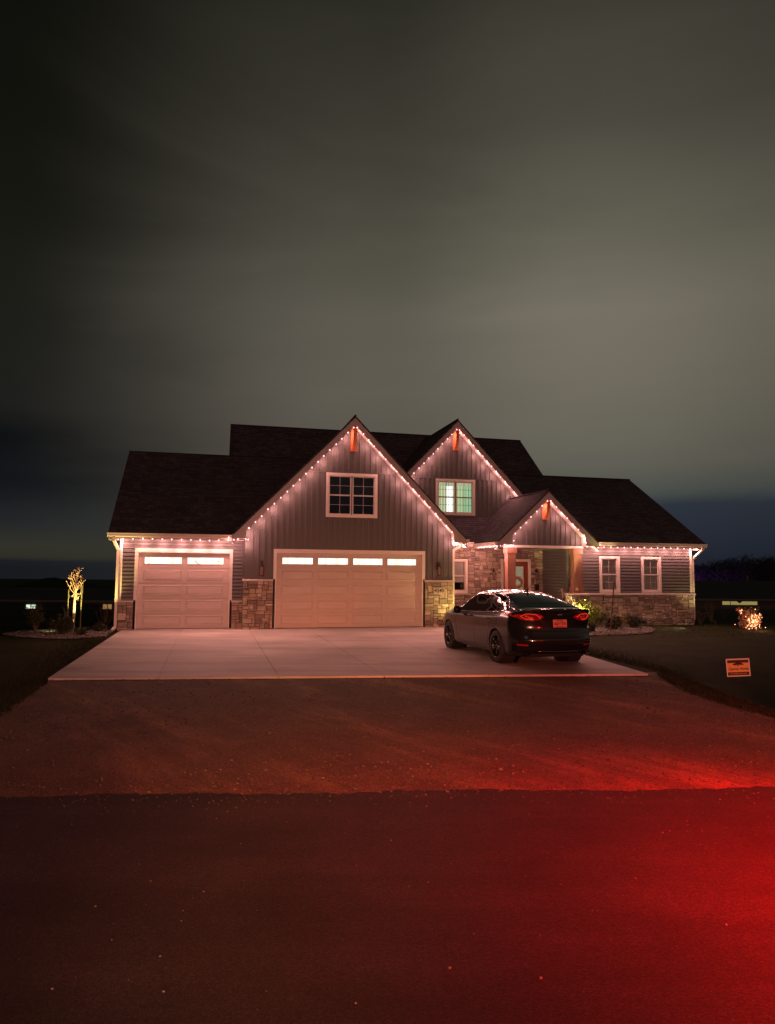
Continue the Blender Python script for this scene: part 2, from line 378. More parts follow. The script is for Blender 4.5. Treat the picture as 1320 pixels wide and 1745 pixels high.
# loose stones
def ico(mb, c, r, sq, rnd, col=None):
    base = len(mb.v); t = (1+5**.5)/2
    vs = [(-1, t, 0), (1, t, 0), (-1, -t, 0), (1, -t, 0), (0, -1, t), (0, 1, t), (0, -1, -t), (0, 1, -t), (t, 0, -1), (t, 0, 1), (-t, 0, -1), (-t, 0, 1)]
    fs = [(0, 11, 5), (0, 5, 1), (0, 1, 7), (0, 7, 10), (0, 10, 11), (1, 5, 9), (5, 11, 4), (11, 10, 2), (10, 7, 6), (7, 1, 8), (3, 9, 4), (3, 4, 2), (3, 2, 6), (3, 6, 8), (3, 8, 9), (4, 9, 5), (2, 4, 11), (6, 2, 10), (8, 6, 7), (9, 8, 1)]
    an = rnd.random()*6.28; ca, sa = math.cos(an), math.sin(an); sx, sy = rnd.uniform(.7, 1.3), rnd.uniform(.6, 1.1)
    for v in vs:
        k = r/1.9*rnd.uniform(.75, 1.2); x, y, z = v[0]*k*sx, v[1]*k*sy, v[2]*k*sq
        mb.v.append((c[0]+x*ca-y*sa, c[1]+x*sa+y*ca, c[2]+z))
    for f in fs: mb.f.append(tuple(base+i for i in f)); mb.uv.append(None); mb.c.append(col)
M['pebble'] = mat('loose_gravel', (1, 1, 1), .8, attr=True, noise=.2, nscale=60)
rnd = random.Random(3)
mb = MB()
def xlim(y):
    def ip(P):
        for a, b in zip(P, P[1:]):
            if min(a[1], b[1]) <= y <= max(a[1], b[1]) and a[1] != b[1]: return a[0]+(b[0]-a[0])*(y-a[1])/(b[1]-a[1])
        return P[-1][0]
    return ip(GL), ip(GR)
cnt = 0
while cnt < 9000:
    y = 6.2+(rnd.random()**1.15)*7.2; a, b = xlim(y)
    x = rnd.uniform(a, b+.3)
    if y > 12.35+.105*(x+5.7): continue
    if y < roady(x)-.05: continue
    dens = .35+.65*(math.sin(x*1.3+y*2.1)*.5+.5)*(math.sin(x*.7-y*1.1+2)*.5+.5)+(.5 if x > b-.9 else 0)
    if rnd.random() > dens: continue
    r = rnd.choice((.005, .006, .008, .009, .011, .015)) * rnd.uniform(.8, 1.2)
    if rnd.random() < .006: r *= 1.6
    g = rnd.choice((.04, .05, .06, .07, .11))*rnd.uniform(.8, 1.2); cl = (g*1.1, g*.95, g*.78)
    ico(mb, (x, y, .008+r*.25), r, .7, rnd, cl); cnt += 1
for k in range(300):
    x = rnd.uniform(-4, 5); y = 2.6+rnd.random()**.8*4.0
    r = rnd.choice((.003, .004, .005, .007))*rnd.uniform(.8, 1.2)
    g = rnd.uniform(.06, .16); ico(mb, (x, y, .012+r*.3), r, .7, rnd, (g*1.1, g*.95, g*.8))
for k in range(900):
    x = rnd.uniform(-4, 6.5); y = roady(x)+rnd.gauss(-.02, .22)
    r = rnd.choice((.004, .005, .008))*rnd.uniform(.8, 1.2)
    g = rnd.uniform(.04, .12); ico(mb, (x, y, .012+r*.3), r, .7, rnd, (g*1.1, g*.9, g*.75))
tag(mb.build('loose_stones', M['pebble']), 'loose crushed stone scattered over the gravel apron and road edge', 'gravel', kind='stuff')

# grass blades along the edges of slab, gravel and beds
M['blade'] = mat('grass_blades', (.032, .038, .012), .8, attr=True, spec=.1)
mb = MB(); rnd = random.Random(5)
def blade(x, y):
    z = gz(x, y); h = rnd.uniform(.025, .07); a = rnd.random()*6.28; wd = .004
    dx, dy = math.cos(a)*wd, math.sin(a)*wd; lx, ly = rnd.gauss(0, .02), rnd.gauss(0, .02)
    g = rnd.uniform(.5, 1.4)
    mb.face([(x-dx, y-dy, z), (x+dx, y+dy, z), (x+lx, y+ly, z+h)], col=(g*rnd.uniform(.8, 1.3), g, g*.8))
for k in range(9000):      # left of slab and gravel
    t = rnd.random()
    if t < .6: p = HW(-3.72-abs(rnd.gauss(0, .5)), rnd.uniform(-9.9, -2.4)); blade(p.x, p.y)
    else:
        y = rnd.uniform(7.5, 12.6); a, b = xlim(y); blade(a-abs(rnd.gauss(0, .8))+.06, y)
for k in range(16000):
    t = rnd.random()
    if t < .35: p = HW(7.5+abs(rnd.gauss(0, .5)), rnd.uniform(-11, -4.2)); blade(p.x, p.y)
    elif t < .8:
        y = rnd.uniform(7.8, 13.6); a, b = xlim(y); blade(b+abs(rnd.gauss(0, .8))-.06, y)
    else: p = HW(rnd.uniform(12, 19), rnd.uniform(-4.5, -.3)); blade(p.x, p.y)
tag(mb.build('grass_blades', M['blade']), 'short lawn grass fringing the driveway and gravel edges', 'grass', kind='stuff')

# ================================================================== the house
house = thing('house', 'two-storey suburban house with dark siding, stone base, three lit gables and a three-car garage', 'house', O, TH)
def HP(mb, name, m, parent=None, smooth=False): return mb.build(name, M[m] if isinstance(m, str) else m, parent or house, smooth)

def splits(a, b, holes_ab):   # intervals of [a,b] outside holes
    out = []; x = a
    for h0, h1 in sorted(holes_ab):
        if h1 <= x or h0 >= b: continue
        if h0 > x: out.append((x, h0))
        x = max(x, h1)
    if x < b: out.append((x, b))
    return out
def lap(F, a0, a1, z0, z1, holes=(), ex=.115, back=-.08):
    mb = MB(); z = z0
    while z < z1-1e-4:
        zt = min(z+ex, z1)
        hs = [(h[0], h[1]) for h in holes if h[2] < zt-.01 and h[3] > z+.01]
        for p, q in splits(a0, a1, hs):
            zm = min(z+.058, zt)     # dutch-lap profile: flat butt, then a cove set back under the next course
            mb.hexa((F(p, back, z), F(q, back, z), F(q, .036, z), F(p, .036, z), F(p, back, zm), F(q, back, zm), F(q, .033, zm), F(p, .033, zm)))
            if zt > zm+.01:
                zc = zm+.018
                mb.hexa((F(p, back, zm), F(q, back, zm), F(q, .033, zm), F(p, .033, zm), F(p, back, zc), F(q, back, zc), F(q, .008, zc), F(p, .008, zc)))
                mb.hexa((F(p, back, zc), F(q, back, zc), F(q, .008, zc), F(p, .008, zc), F(p, back, zt), F(q, back, zt), F(q, -.004, zt), F(p, -.004, zt)))
        z += ex
    return mb
def boards(F, a0, a1, lo, hi, holes=(), per=.19, bat=.045, back=-.08, off=0.0):
    # vertical boards with raised battens; lo/hi are functions of a
    mb = MB(); br = {a0, a1}
    k = math.floor((a0-off)/per)
    edges = []
    while off+k*per < a1:
        e = off+k*per; edges.append((e, e+bat)); 
        for q in (e, e+bat):
            if a0 < q < a1: br.add(q)
        k += 1
    for h in holes:
        for q in h[:2]:
            if a0 < q < a1: br.add(q)
    apex = getattr(hi, 'apex', None)
    if apex: br.add(apex)
    br = sorted(br)
    for p, q in zip(br, br[1:]):
        if q-p < 1e-4: continue
        m = (p+q)/2; raised = any(e0 <= m <= e1 for e0, e1 in edges)
        o = .030 if raised else .002
        hs = [(h[2], h[3]) for h in holes if h[0] < m < h[1]]
        zl = lo(m); zt0, zt1 = hi(p), hi(q); top = min(zt0, zt1)
        iv = splits(zl, top, hs)
        for n, (s, e) in enumerate(iv):
            e0, e1 = (zt0, zt1) if n == len(iv)-1 and abs(e-top) < 1e-6 else (e, e)
            mb.hexa([F(p, back, s), F(q, back, s), F(q, o, s), F(p, o, s), F(p, back, e0), F(q, back, e1), F(q, o, e1), F(p, o, e0)])
        if not iv and False: pass
    return mb
def gable(apex, za, slope):
    f = lambda a: za-abs(a-apex)*slope
    f.apex = apex if False else None
    class G:
        def __call__(s, a): return za-abs(a-apex)*slope
    g = G(); g.apex = apex; return g

def stone(F, a0, a1, z0, z1, holes=(), seed=1, dep=.05, back=-.1):
    """random-coursed ledge stone: packed rectangles with their own depth, colour and broken faces"""
    rnd = random.Random(seed); cw, ch = .05, .055
    nx, nz = max(1, round((a1-a0)/cw)), max(1, round((z1-z0)/ch)); cw = (a1-a0)/nx; ch = (z1-z0)/nz
    occ = [[False]*nx for _ in range(nz)]
    for h in holes:
        for j in range(nz):
            for i in range(nx):
                x, z = a0+(i+.5)*cw, z0+(j+.5)*ch
                if h[0] < x < h[1] and h[2] < z < h[3]: occ[j][i] = True
    st = MB(); mo = MB()
    for p, q in splits(a0, a1, [(h[0], h[1]) for h in holes]): fbox(mo, F, p, q, back, .008, z0, z1)
    for h in holes:
        if h[3] < z1: fbox(mo, F, max(a0, h[0]), min(a1, h[1]), back, .008, h[3], z1)
        if h[2] > z0: fbox(mo, F, max(a0, h[0]), min(a1, h[1]), back, .008, z0, h[2])
    pal = [(1.0, .93, .82), (.82, .76, .68), (.66, .58, .5), (1.12, 1.04, .92), (.9, .78, .62), (.58, .53, .5), (.98, .9, .8)]
    for j in range(nz):
        for i in range(nx):
            if occ[j][i]: continue
            hh = rnd.choices((1, 2, 3, 4), (3, 4, 2, .6))[0]; ww = rnd.choices((2, 3, 4, 5, 6, 8, 10), (1, 2, 3, 3, 2.5, 1.5, .7))[0]
            if hh >= 3: ww = min(ww, 6)
            w_ = 0
            while w_ < ww and i+w_ < nx and not occ[j][i+w_]: w_ += 1
            if i+w_ < nx and not occ[j][i+w_] and (i+w_+1 >= nx or occ[j][i+w_+1]): w_ += 1
            h_ = 1
            while h_ < hh and j+h_ < nz and not any(occ[j+h_][i+k] for k in range(w_)): h_ += 1
            for jj in range(h_):
                for k in range(w_): occ[j+jj][i+k] = True
            g = .0085; x0, x1 = a0+i*cw+g, a0+(i+w_)*cw-g; y0, y1 = z0+j*ch+g*.8, z0+(j+h_)*ch-g*.8
            if x1-x0 < .01: continue
            d = dep*rnd.uniform(.45, 1.0); bx = min(.014, (x1-x0)*.3); bz = min(.012, (y1-y0)*.3)
            c = rnd.choice(pal); k = rnd.uniform(.75, 1.12); c = (c[0]*k, c[1]*k, c[2]*k)
            r = lambda s=.006: rnd.uniform(-s, s)
            lo = [(x0, y0), (x1, y0), (x1, y1), (x0, y1)]
            B = [F(x, .004, z) for x, z in lo]
            Cc = [F(x+r(.004), d*.62, z+r(.004)) for x, z in lo]
            T = [F(x0+bx+r(), d+r(.008), y0+bz+r()), F(x1-bx+r(), d+r(.008), y0+bz+r()), F(x1-bx+r(), d+r(.008), y1-bz+r()), F(x0+bx+r(), d+r(.008), y1-bz+r())]
            mid = sum(T, Vector())/4+F.N*rnd.uniform(-.006, .01)
            for n in range(4):
                m_ = (n+1) % 4
                st.face([B[n], B[m_], Cc[m_], Cc[n]], col=c); st.face([Cc[n], Cc[m_], T[m_], T[n]], col=c); st.face([T[n], T[m_], mid], col=c)
    s = HP(st, 'stone_veneer', 'stone'); HP(mo, 'mortar_backing', 'mortar', s)
    return s
def cap(F, a0, a1, z, h=.07, o=.085): 
    mb = MB(); mb.hexa([F(a0, -.02, z), F(a1, -.02, z), F(a1, o, z), F(a0, o, z), F(a0, -.02, z+h), F(a1, -.02, z+h), F(a1, o-.012, z+h-.022), F(a0, o-.012, z+h-.022)])
    return HP(mb, 'stone_cap', 'cap')

F0 = front(0); FB = front(.3); FD = front(2.3); FG = front(3.0); FP = front(-.1)
# ---- garage gable front
GA, GZ, GS = 3.5, 6.98, 1.026           # underside of the roof at the wall
g0 = gable(GA, GZ, GS)
win0 = (2.60, 4.34, 3.68, 5.16)
dr0 = (.93, 6.02, -1, 2.58)
lo0 = lambda a: 1.62
HP(boards(F0, 0, 7.0, lo0, lambda a: 5.19, [win0, dr0], off=.03) if False else boards(F0, 0, 7.0, lo0, type('H', (), {'__call__': lambda s, a: min(5.17, g0(a)), 'apex': GA})(), [win0, dr0], off=.03), 'board_siding', 'board')
HP(boards(F0, 1.74, 5.26, lambda a: 5.20, g0, [win0], off=.11), 'board_siding', 'board')
mb = MB(); fbox(mb, F0, 1.75, 5.25, -.05, .032, 5.165, 5.2); HP(mb, 'joint_strip', 'board')
for a0, a1, sd in ((-.02, .93, 11), (6.02, 7.02, 12)):
    stone(F0, a0, a1, 0, 1.56, seed=sd); cap(F0, a0-.02, a1+(.0 if a1 < 2 else .02), 1.56)
# side return of the garage gable, right side faces +u
FS = Fr((7.0, -.004), (0, 1), (1, 0)); 
HP(boards(FS, 0, 2.3, lambda a: 1.62, type('H', (), {'__call__': lambda s, a: 3.35, 'apex': None})(), (), off=.05), 'board_siding', 'board')
stone(Fr((7.0, 0), (0, 1), (1, 0)), 0, 2.3, 0, 1.56, seed=13); cap(Fr((7.0, 0), (0, 1), (1, 0)), 0, 2.3, 1.56)
# ---- left garage bay
drB = (-3.34, -.35, -1, 2.52)
HP(lap(FB, -3.70, .0, .95, 3.0, [drB]), 'lap_siding', 'lap')
mb = MB(); fbox(mb, FB, -3.79, -3.70, -.06, .03, .95, 3.0); HP(mb, 'corner_post', 'trim')
mb = MB(); fbox(mb, FB, -.06, -.005, -.06, .03, .95, 2.9); HP(mb, 'corner_post', 'board')
for a0, a1, sd in ((-3.79, -3.34, 21), (-.35, 0, 22)):
    stone(FB, a0, a1, 0, .89, seed=sd); cap(FB, a0-.02, a1, .89, h=.06)
# ---- bodies behind the facings
mb = MB(); mb.box(.02, 6.93, .42, 6.5, 0, 3.3); mb.prism([(.0, .42, 3.3), (6.98, .42, 3.3), (5.3, .42, 5.05), (3.5, .42, 6.85), (1.7, .42, 5.05)], (0, 6, 0))
HP(mb, 'wall', 'interior')
mb = MB(); mb.box(-3.74, .0, .72, 9, 0, 2.95); mb.prism([(-3.74, .6, 3.0), (-3.74, 8.4, 3.0), (-3.74, 4.5, 6.0)], (.1, 0, 0)); mb.box(0, 13, 6.6, 14, 0, 5.9)
mb.prism([(0, 3.2, 3.3), (0, 12.8, 3.3), (0, 8.0, 7.9)], (.1, 0, 0)); mb.prism([(12.8, 3.2, 3.3), (12.8, 12.8, 3.3), (12.8, 8.0, 7.9)], (.1, 0, 0))
HP(mb, 'wall', 'interior')
mb = MB(); mb.box(11.62, 16.55, .45, 9, 0, 2.95); mb.prism([(16.5, .5, 2.9), (16.5, 9, 2.9), (16.5, 4.8, 5.85)], (.1, 0, 0)); mb.box(7.1, 11.6, 2.6, 9, 0, 2.95)
mb.prism([(6.4, 3.1, 3.4), (10.6, 3.1, 3.4), (10.6, 3.1, 4.9), (8.15, 3.1, 7.45), (6.4, 3.1, 5.7)], (0, 3, 0))
HP(mb, 'wall', 'interior')
# ---- door wall, return wall, wing
winD = (7.25, 8.40, 1.12, 2.40); fd = (9.75, 10.98, -1, 2.42)
stone(FD, 7.02, 11.52, .05, 2.98, [winD, fd], seed=31)
FR = Fr((11.5, 2.3), (0, -1), (-1, 0))
HP(lap(FR, .03, 2.02, .05, 2.85, ex=.115), 'lap_siding', 'lap')
mb = MB(); fbox(mb, FR, 1.92, 2.03, -.03, .034, .05, 2.85); HP(mb, 'corner_post', 'board')
w1 = (12.76, 13.60, 1.19, 2.53); w2 = (14.49, 15.33, 1.19, 2.53)
HP(lap(FB, 11.55, 16.56, 1.19, 2.98, [w1, w2]), 'lap_siding', 'lap')
mb = MB(); fbox(mb, FB, 16.56, 16.66, -.06, .032, 1.19, 2.98); HP(mb, 'corner_post', 'gutter')
FE = Fr((16.66, .3), (0, 1), (1, 0)); HP(lap(FE, .0, 8, 1.19, 2.95), 'lap_siding', 'lap')
stone(FB, 11.42, 16.70, -.05, 1.12, seed=41); cap(FB, 11.36, 16.76, 1.12)
stone(Fr((16.69, .27), (0, 1), (1, 0)), 0, 3, -.05, 1.12, seed=42); cap(Fr((16.69, .27), (0, 1), (1, 0)), 0, 3, 1.12)
stone(Fr((11.44, .3), (0, -1), (-1, 0)), -.0, .36, -.05, 1.12, seed=43)
# ---- dormer gable wall
DA, DZ, DS = 8.15, 7.74, 1.035; gd = gable(DA, DZ-.0, DS); winG = (7.36, 8.97, 4.11, 5.52)
HP(boards(FG, 6.2, 10.95, lambda a: 3.95, type('H', (), {'__call__': lambda s, a: min(5.53, gd(a)), 'apex': DA})(), [winG], off=.0), 'board_siding', 'board')
HP(boards(FG, 6.05, 10.25, lambda a: 5.56, gd, [winG], off=.1), 'board_siding', 'board')
mb = MB(); fbox(mb, FG, 6.1, 10.22, -.05, .032, 5.525, 5.56); HP(mb, 'joint_strip', 'board')
# ---- porch gable face, beam, ceiling
PA, PZ, PS = 10.42, 4.70, .955; gp = gable(PA, PZ, PS)
HP(boards(FP, 9.02, 11.86, lambda a: 2.86, gp, (), off=.02), 'board_siding', 'board')
mb = MB(); fbox(mb, FP, 8.96, 11.9, -.30, .03, 2.78, 2.86); HP(mb, 'porch_beam', 'trim')
mb = MB(); mb.box(8.6, 11.5, .2, 2.28, 2.80, 2.83); HP(mb, 'porch_ceiling', 'soffit')
mb = MB(); mb.box(8.86, 9.0, -.06, 2.26, 2.835, 3.3); HP(mb, 'porch_side_fascia', 'fascia')
mb = MB(); mb.box(7.08, 11.42, -.1, 2.24, .0, .17); HP(mb, 'porch_step', 'concrete_step')

# ---- roofs
def roofp(mb, P, uax, t=.05):
    """planar roof polygon, uv in metres along eave / up the slope, small thickness"""
    P = [Vector(p) for p in P]; n = (P[1]-P[0]).cross(P[2]-P[0]).normalized()
    if n.z < 0: P = P[::-1]; n = -n
    a = Vector(uax).normalized(); b = n.cross(a).normalized()
    if b.z < 0: b = -b
    uv = [(p.dot(a), p.dot(b)) for p in P]
    mb.face(P, uv=uv); Q = [p-n*t for p in P]
    mb.face(Q[::-1], uv=uv[::-1])
    for k in range(len(P)):
        m_ = (k+1) % len(P); mb.face([P[k], Q[k], Q[m_], P[m_]], uv=[uv[k], uv[k], uv[m_], uv[m_]])
bz = lambda v: 3.05+.698*(v+.1)
wz = lambda v: 3.05+.614*(v+.1)
mz = lambda v: 3.05+.83*(v-1.8)
def R1(P, a, m='roof'):
    mb = MB(); roofp(mb, P, a); return HP(mb, 'roof', m)
R1([(-4.1, -.1, bz(-.1)), (-.38, -.1, bz(-.1)), (2.73, 4.5, bz(4.5)), (-4.1, 4.5, bz(4.5))], (1, 0, 0))
R1([(-4.1, 4.51, bz(4.5)), (2.73, 4.51, bz(4.5)), (2.73, 9.1, 3.05), (-4.1, 9.1, 3.05)], (1, 0, 0))
R1([(7.42, 1.8, mz(1.8)), (13.2, 1.8, mz(1.8)), (13.2, 8, mz(8)), (-.38, 8, mz(8)), (-.38, 2.6, mz(2.6)), (7.42, 2.6, mz(2.6))], (1, 0, 0))
R1([(-.38, 8.01, mz(8)), (13.2, 8.01, mz(8)), (13.2, 14.2, 3.05), (-.38, 14.2, 3.05)], (1, 0, 0))
R1([(12.36, -.1, wz(-.1)), (17.0, -.1, wz(-.1)), (17.0, 4.8, wz(4.8)), (10.8, 4.8, wz(4.8)), (10.42, 2.75, wz(2.75))], (1, 0, 0))
R1([(10.8, 4.81, wz(4.8)), (17.0, 4.81, wz(4.8)), (17.0, 9.7, 3.05), (10.8, 9.7, 3.05)], (1, 0, 0))
def gable_roof(apex, za, zf, half, v0, vb_apex, vb_foot, m='roof'):
    for s in (-1, 1):
        R1([(apex, v0, za), (apex, vb_apex, za), (apex+s*half, vb_foot, zf), (apex+s*half, v0, zf)], (0, 1, 0), m)
gable_roof(3.5, 7.05, 3.05, 3.9, -.36, 6.65, 6.65)
gable_roof(8.15, 7.82, 4.88, 2.85, 2.64, 7.5, 4.0)
gable_roof(10.42, 4.80, 2.99, 1.92, -.46, 3.9, 1.75, 'roof2')
# ridge caps
mb = MB()
for P, Q in (((3.5, -.36, 7.06), (3.5, 6.6, 7.06)), ((8.15, 2.64, 7.83), (8.15, 7.4, 7.83)), ((10.42, -.46, 4.81), (10.42, 2.8, 4.81)),
             ((-4.1, 4.5, bz(4.5)+.01), (2.7, 4.5, bz(4.5)+.01)), ((-.38, 8, mz(8)+.01), (13.2, 8, mz(8)+.01)), ((10.8, 4.8, wz(4.8)+.01), (17, 4.8, wz(4.8)+.01))):
    mb.tube([P, Q], .035, 6)
HP(mb, 'ridge_cap', 'roof')
# rake fascias, soffits, feet
def rake(apex, za, slope, v0, vw, foot, zbot, hgt=.19, clipL=None, clipR=None):
    """front barge boards below the shingle edge (plane v0) + soffit back to the wall vw"""
    mb = MB(); so = MB()
    for s, f in ((-1, clipL if clipL is not None else foot), (1, clipR if clipR is not None else foot)):
        z = lambda d: za-d*slope-.055
        c = math.sqrt(1+slope*slope); h = hgt*c
        mb.prism([(apex, v0+.012, z(0)), (apex+s*f, v0+.012, z(f)), (apex+s*f, v0+.012, z(f)-h), (apex, v0+.012, z(0)-h)], (0, .022, 0))
        mb.prism([(apex, v0+.004, z(0)), (apex+s*f, v0+.004, z(f)), (apex+s*f, v0+.004, z(f)-.05), (apex, v0+.004, z(0)-.05)], (0, .008, 0))
        so.prism([(apex, v0+.036, z(0)-h+.015), (apex+s*f, v0+.036, z(f)-h+.015), (apex+s*f, vw-.026, z(f)-h+.015), (apex, vw-.026, z(0)-h+.015)], (0, 0, .02))
    HP(mb, 'rake_fascia', 'fascia'); HP(so, 'soffit', 'soffit')
rake(3.5, 7.05, 1.026, -.36, 0, 3.9, 2.92)
rake(8.15, 7.82, 1.035, 2.64, 3.0, 2.85, 4.8)
rake(10.42, 4.80, .943, -.46, -.1, 1.92, 2.85)
# boxed feet of the gables
def foot(x0, x1, zt0, zt1, zb, v0, v1):
    mb = MB(); mb.prism([(x0, v0, zb), (x1, v0, zb), (x1, v0, zt1), (x0, v0, zt0)], (0, v1-v0, 0)); HP(mb, 'eave_return', 'fascia')
foot(-.395, .03, 2.99, 3.41, 2.90, -.340, .28)
foot(7.395, 6.95, 2.99, 3.41, 2.90, -.340, -.03)
foot(8.51, 9.04, 2.93, 3.43, 2.86, -.438, -.14)
foot(12.33, 11.83, 2.93, 3.42, 2.86, -.438, .26)
# eaves: fascia + soffit + gutter
def gut(P, Q, nrm, drop=.0):
    P, Q, n_ = Vector(P), Vector(Q), Vector(nrm); mb = MB()
    prof = [(0, 0), (.0, -.13), (.05, -.13), (.085, -.09), (.10, -.03), (.115, -.01), (.115, 0), (.105, 0), (.09, -.03), (.07, -.085), (.045, -.115), (.012, -.115), (.012, 0)]
    for (a, b), (c, d) in zip(prof, prof[1:]+prof[:1]):
        mb.face([P+n_*a+Vector((0, 0, b)), Q+n_*a+Vector((0, 0, b)), Q+n_*c+Vector((0, 0, d)), P+n_*c+Vector((0, 0, d))])
    for X in (P, Q):
        mb.face([X+n_*a+Vector((0, 0, b)) for a, b in prof[:7]])
    return HP(mb, 'gutter', 'gutter')
def B1(name, m, *b):
    mb = MB(); mb.box(*b); return HP(mb, name, m)
for b in ((-4.08, -.40, -.075, -.055, 2.84, 3.03), (12.35, 16.99, -.075, -.055, 2.84, 3.03), (7.40, 8.5, 1.83, 1.85, 2.84, 3.03)): B1('eave_fascia', 'fascia', *b)
for b in ((-4.08, -.02, -.054, .27, 2.85, 2.87), (12.1, 16.98, -.054, .27, 2.85, 2.87), (7.03, 8.9, 1.86, 2.26, 2.86, 2.88)): B1('soffit', 'soffit', *b)
gut((-4.12, -.077, 3.02), (-.42, -.077, 3.02), (0, -1, 0)); gut((12.4, -.077, 3.02), (17.03, -.077, 3.02), (0, -1, 0))
gut((7.45, 1.828, 3.02), (8.45, 1.828, 3.02), (0, -1, 0))
# right side eave of the garage gable, left side eave of the porch
for b in ((7.385, 7.405, -.33, 1.8, 2.86, 3.02), (8.495, 8.515, -.43, 1.75, 2.82, 2.96)): B1('eave_fascia', 'fascia', *b)
for b in ((7.03, 7.383, -.02, 1.8, 2.88, 2.90), (8.517, 8.85, -.12, 1.8, 2.83, 2.85)): B1('soffit', 'soffit', *b)
gut((7.407, -.33, 3.02), (7.407, 1.7, 3.02), (1, 0, 0)); gut((8.493, -.43, 2.95), (8.493, 1.7, 2.95), (-1, 0, 0))
# left rake of the bay, right rake of the wing (edge boards)
for u, vv, zf in ((-4.09, (-.1, 4.5), bz), (16.97, (-.1, 4.8), wz)):
    mb = MB(); mb.prism([(u, vv[0], zf(vv[0])-.055), (u, vv[1], zf(vv[1])-.055), (u, vv[1], zf(vv[1])-.24), (u, vv[0], zf(vv[0])-.2)], (.022, 0, 0)); 
    e = 9.1 if u < 0 else 9.7
    mb.prism([(u, vv[1], zf(vv[1])-.055), (u, e, 3.0), (u, e, 2.84), (u, vv[1], zf(vv[1])-.24)], (.022, 0, 0)); HP(mb, 'rake_fascia', 'fascia')
    so = MB(); a, b = (u+.02, -3.72) if u < 0 else (16.6, u)
    so.prism([(a, -.05, 2.86), (b, -.05, 2.86), (b, vv[1], zf(vv[1])-.22), (a, vv[1], zf(vv[1])-.22)], (0, 0, .02)); HP(so, 'soffit', 'soffit')
for a, v5 in ((-.365, 5.0), (13.18, 4.6)):
    mb = MB(); mb.prism([(a, v5, mz(v5)-.055), (a, 8, mz(8)-.055), (a, 8, mz(8)-.25), (a, v5, mz(v5)-.25)], (.02, 0, 0)); HP(mb, 'rake_fascia', 'fascia')
# boxed eave corner blocks
for u0, u1 in ((-4.09, -3.82), (16.72, 16.98)):
    mb = MB(); mb.box(u0, u1, -.054, .3, 2.80, 2.85); HP(mb, 'eave_corner', 'gutter')
# downspouts
def spout(pts, parent=house):
    mb = MB()
    for a, b in zip(pts, pts[1:]):
        a, b = Vector(a), Vector(b); d = (b-a).normalized(); x = Vector((1, 0, 0)); x = (x-d*x.dot(d)).normalized(); y = d.cross(x)
        a2, b2 = a-d*.012, b+d*.012
        q = [(-.04, -.028), (.04, -.028), (.04, .028), (-.04, .028)]
        mb.hexa([a2+x*i+y*j for i, j in q]+[b2+x*i+y*j for i, j in q])
    return HP(mb, 'downspout', 'gutter')
spout([(-3.93, -.12, 2.90), (-3.93, -.08, 2.78), (-3.83, .20, 2.52), (-3.83, .20, .14), (-3.90, .08, .05)])
spout([(16.85, -.12, 2.90), (16.85, -.1, 2.80), (16.75, .2, 2.55), (16.76, .36, 2.45), (16.76, .36, .2)])
spout([(7.46, .1, 2.90), (7.44, .12, 2.85), (7.09, .16, 2.66), (7.09, .16, .2)])

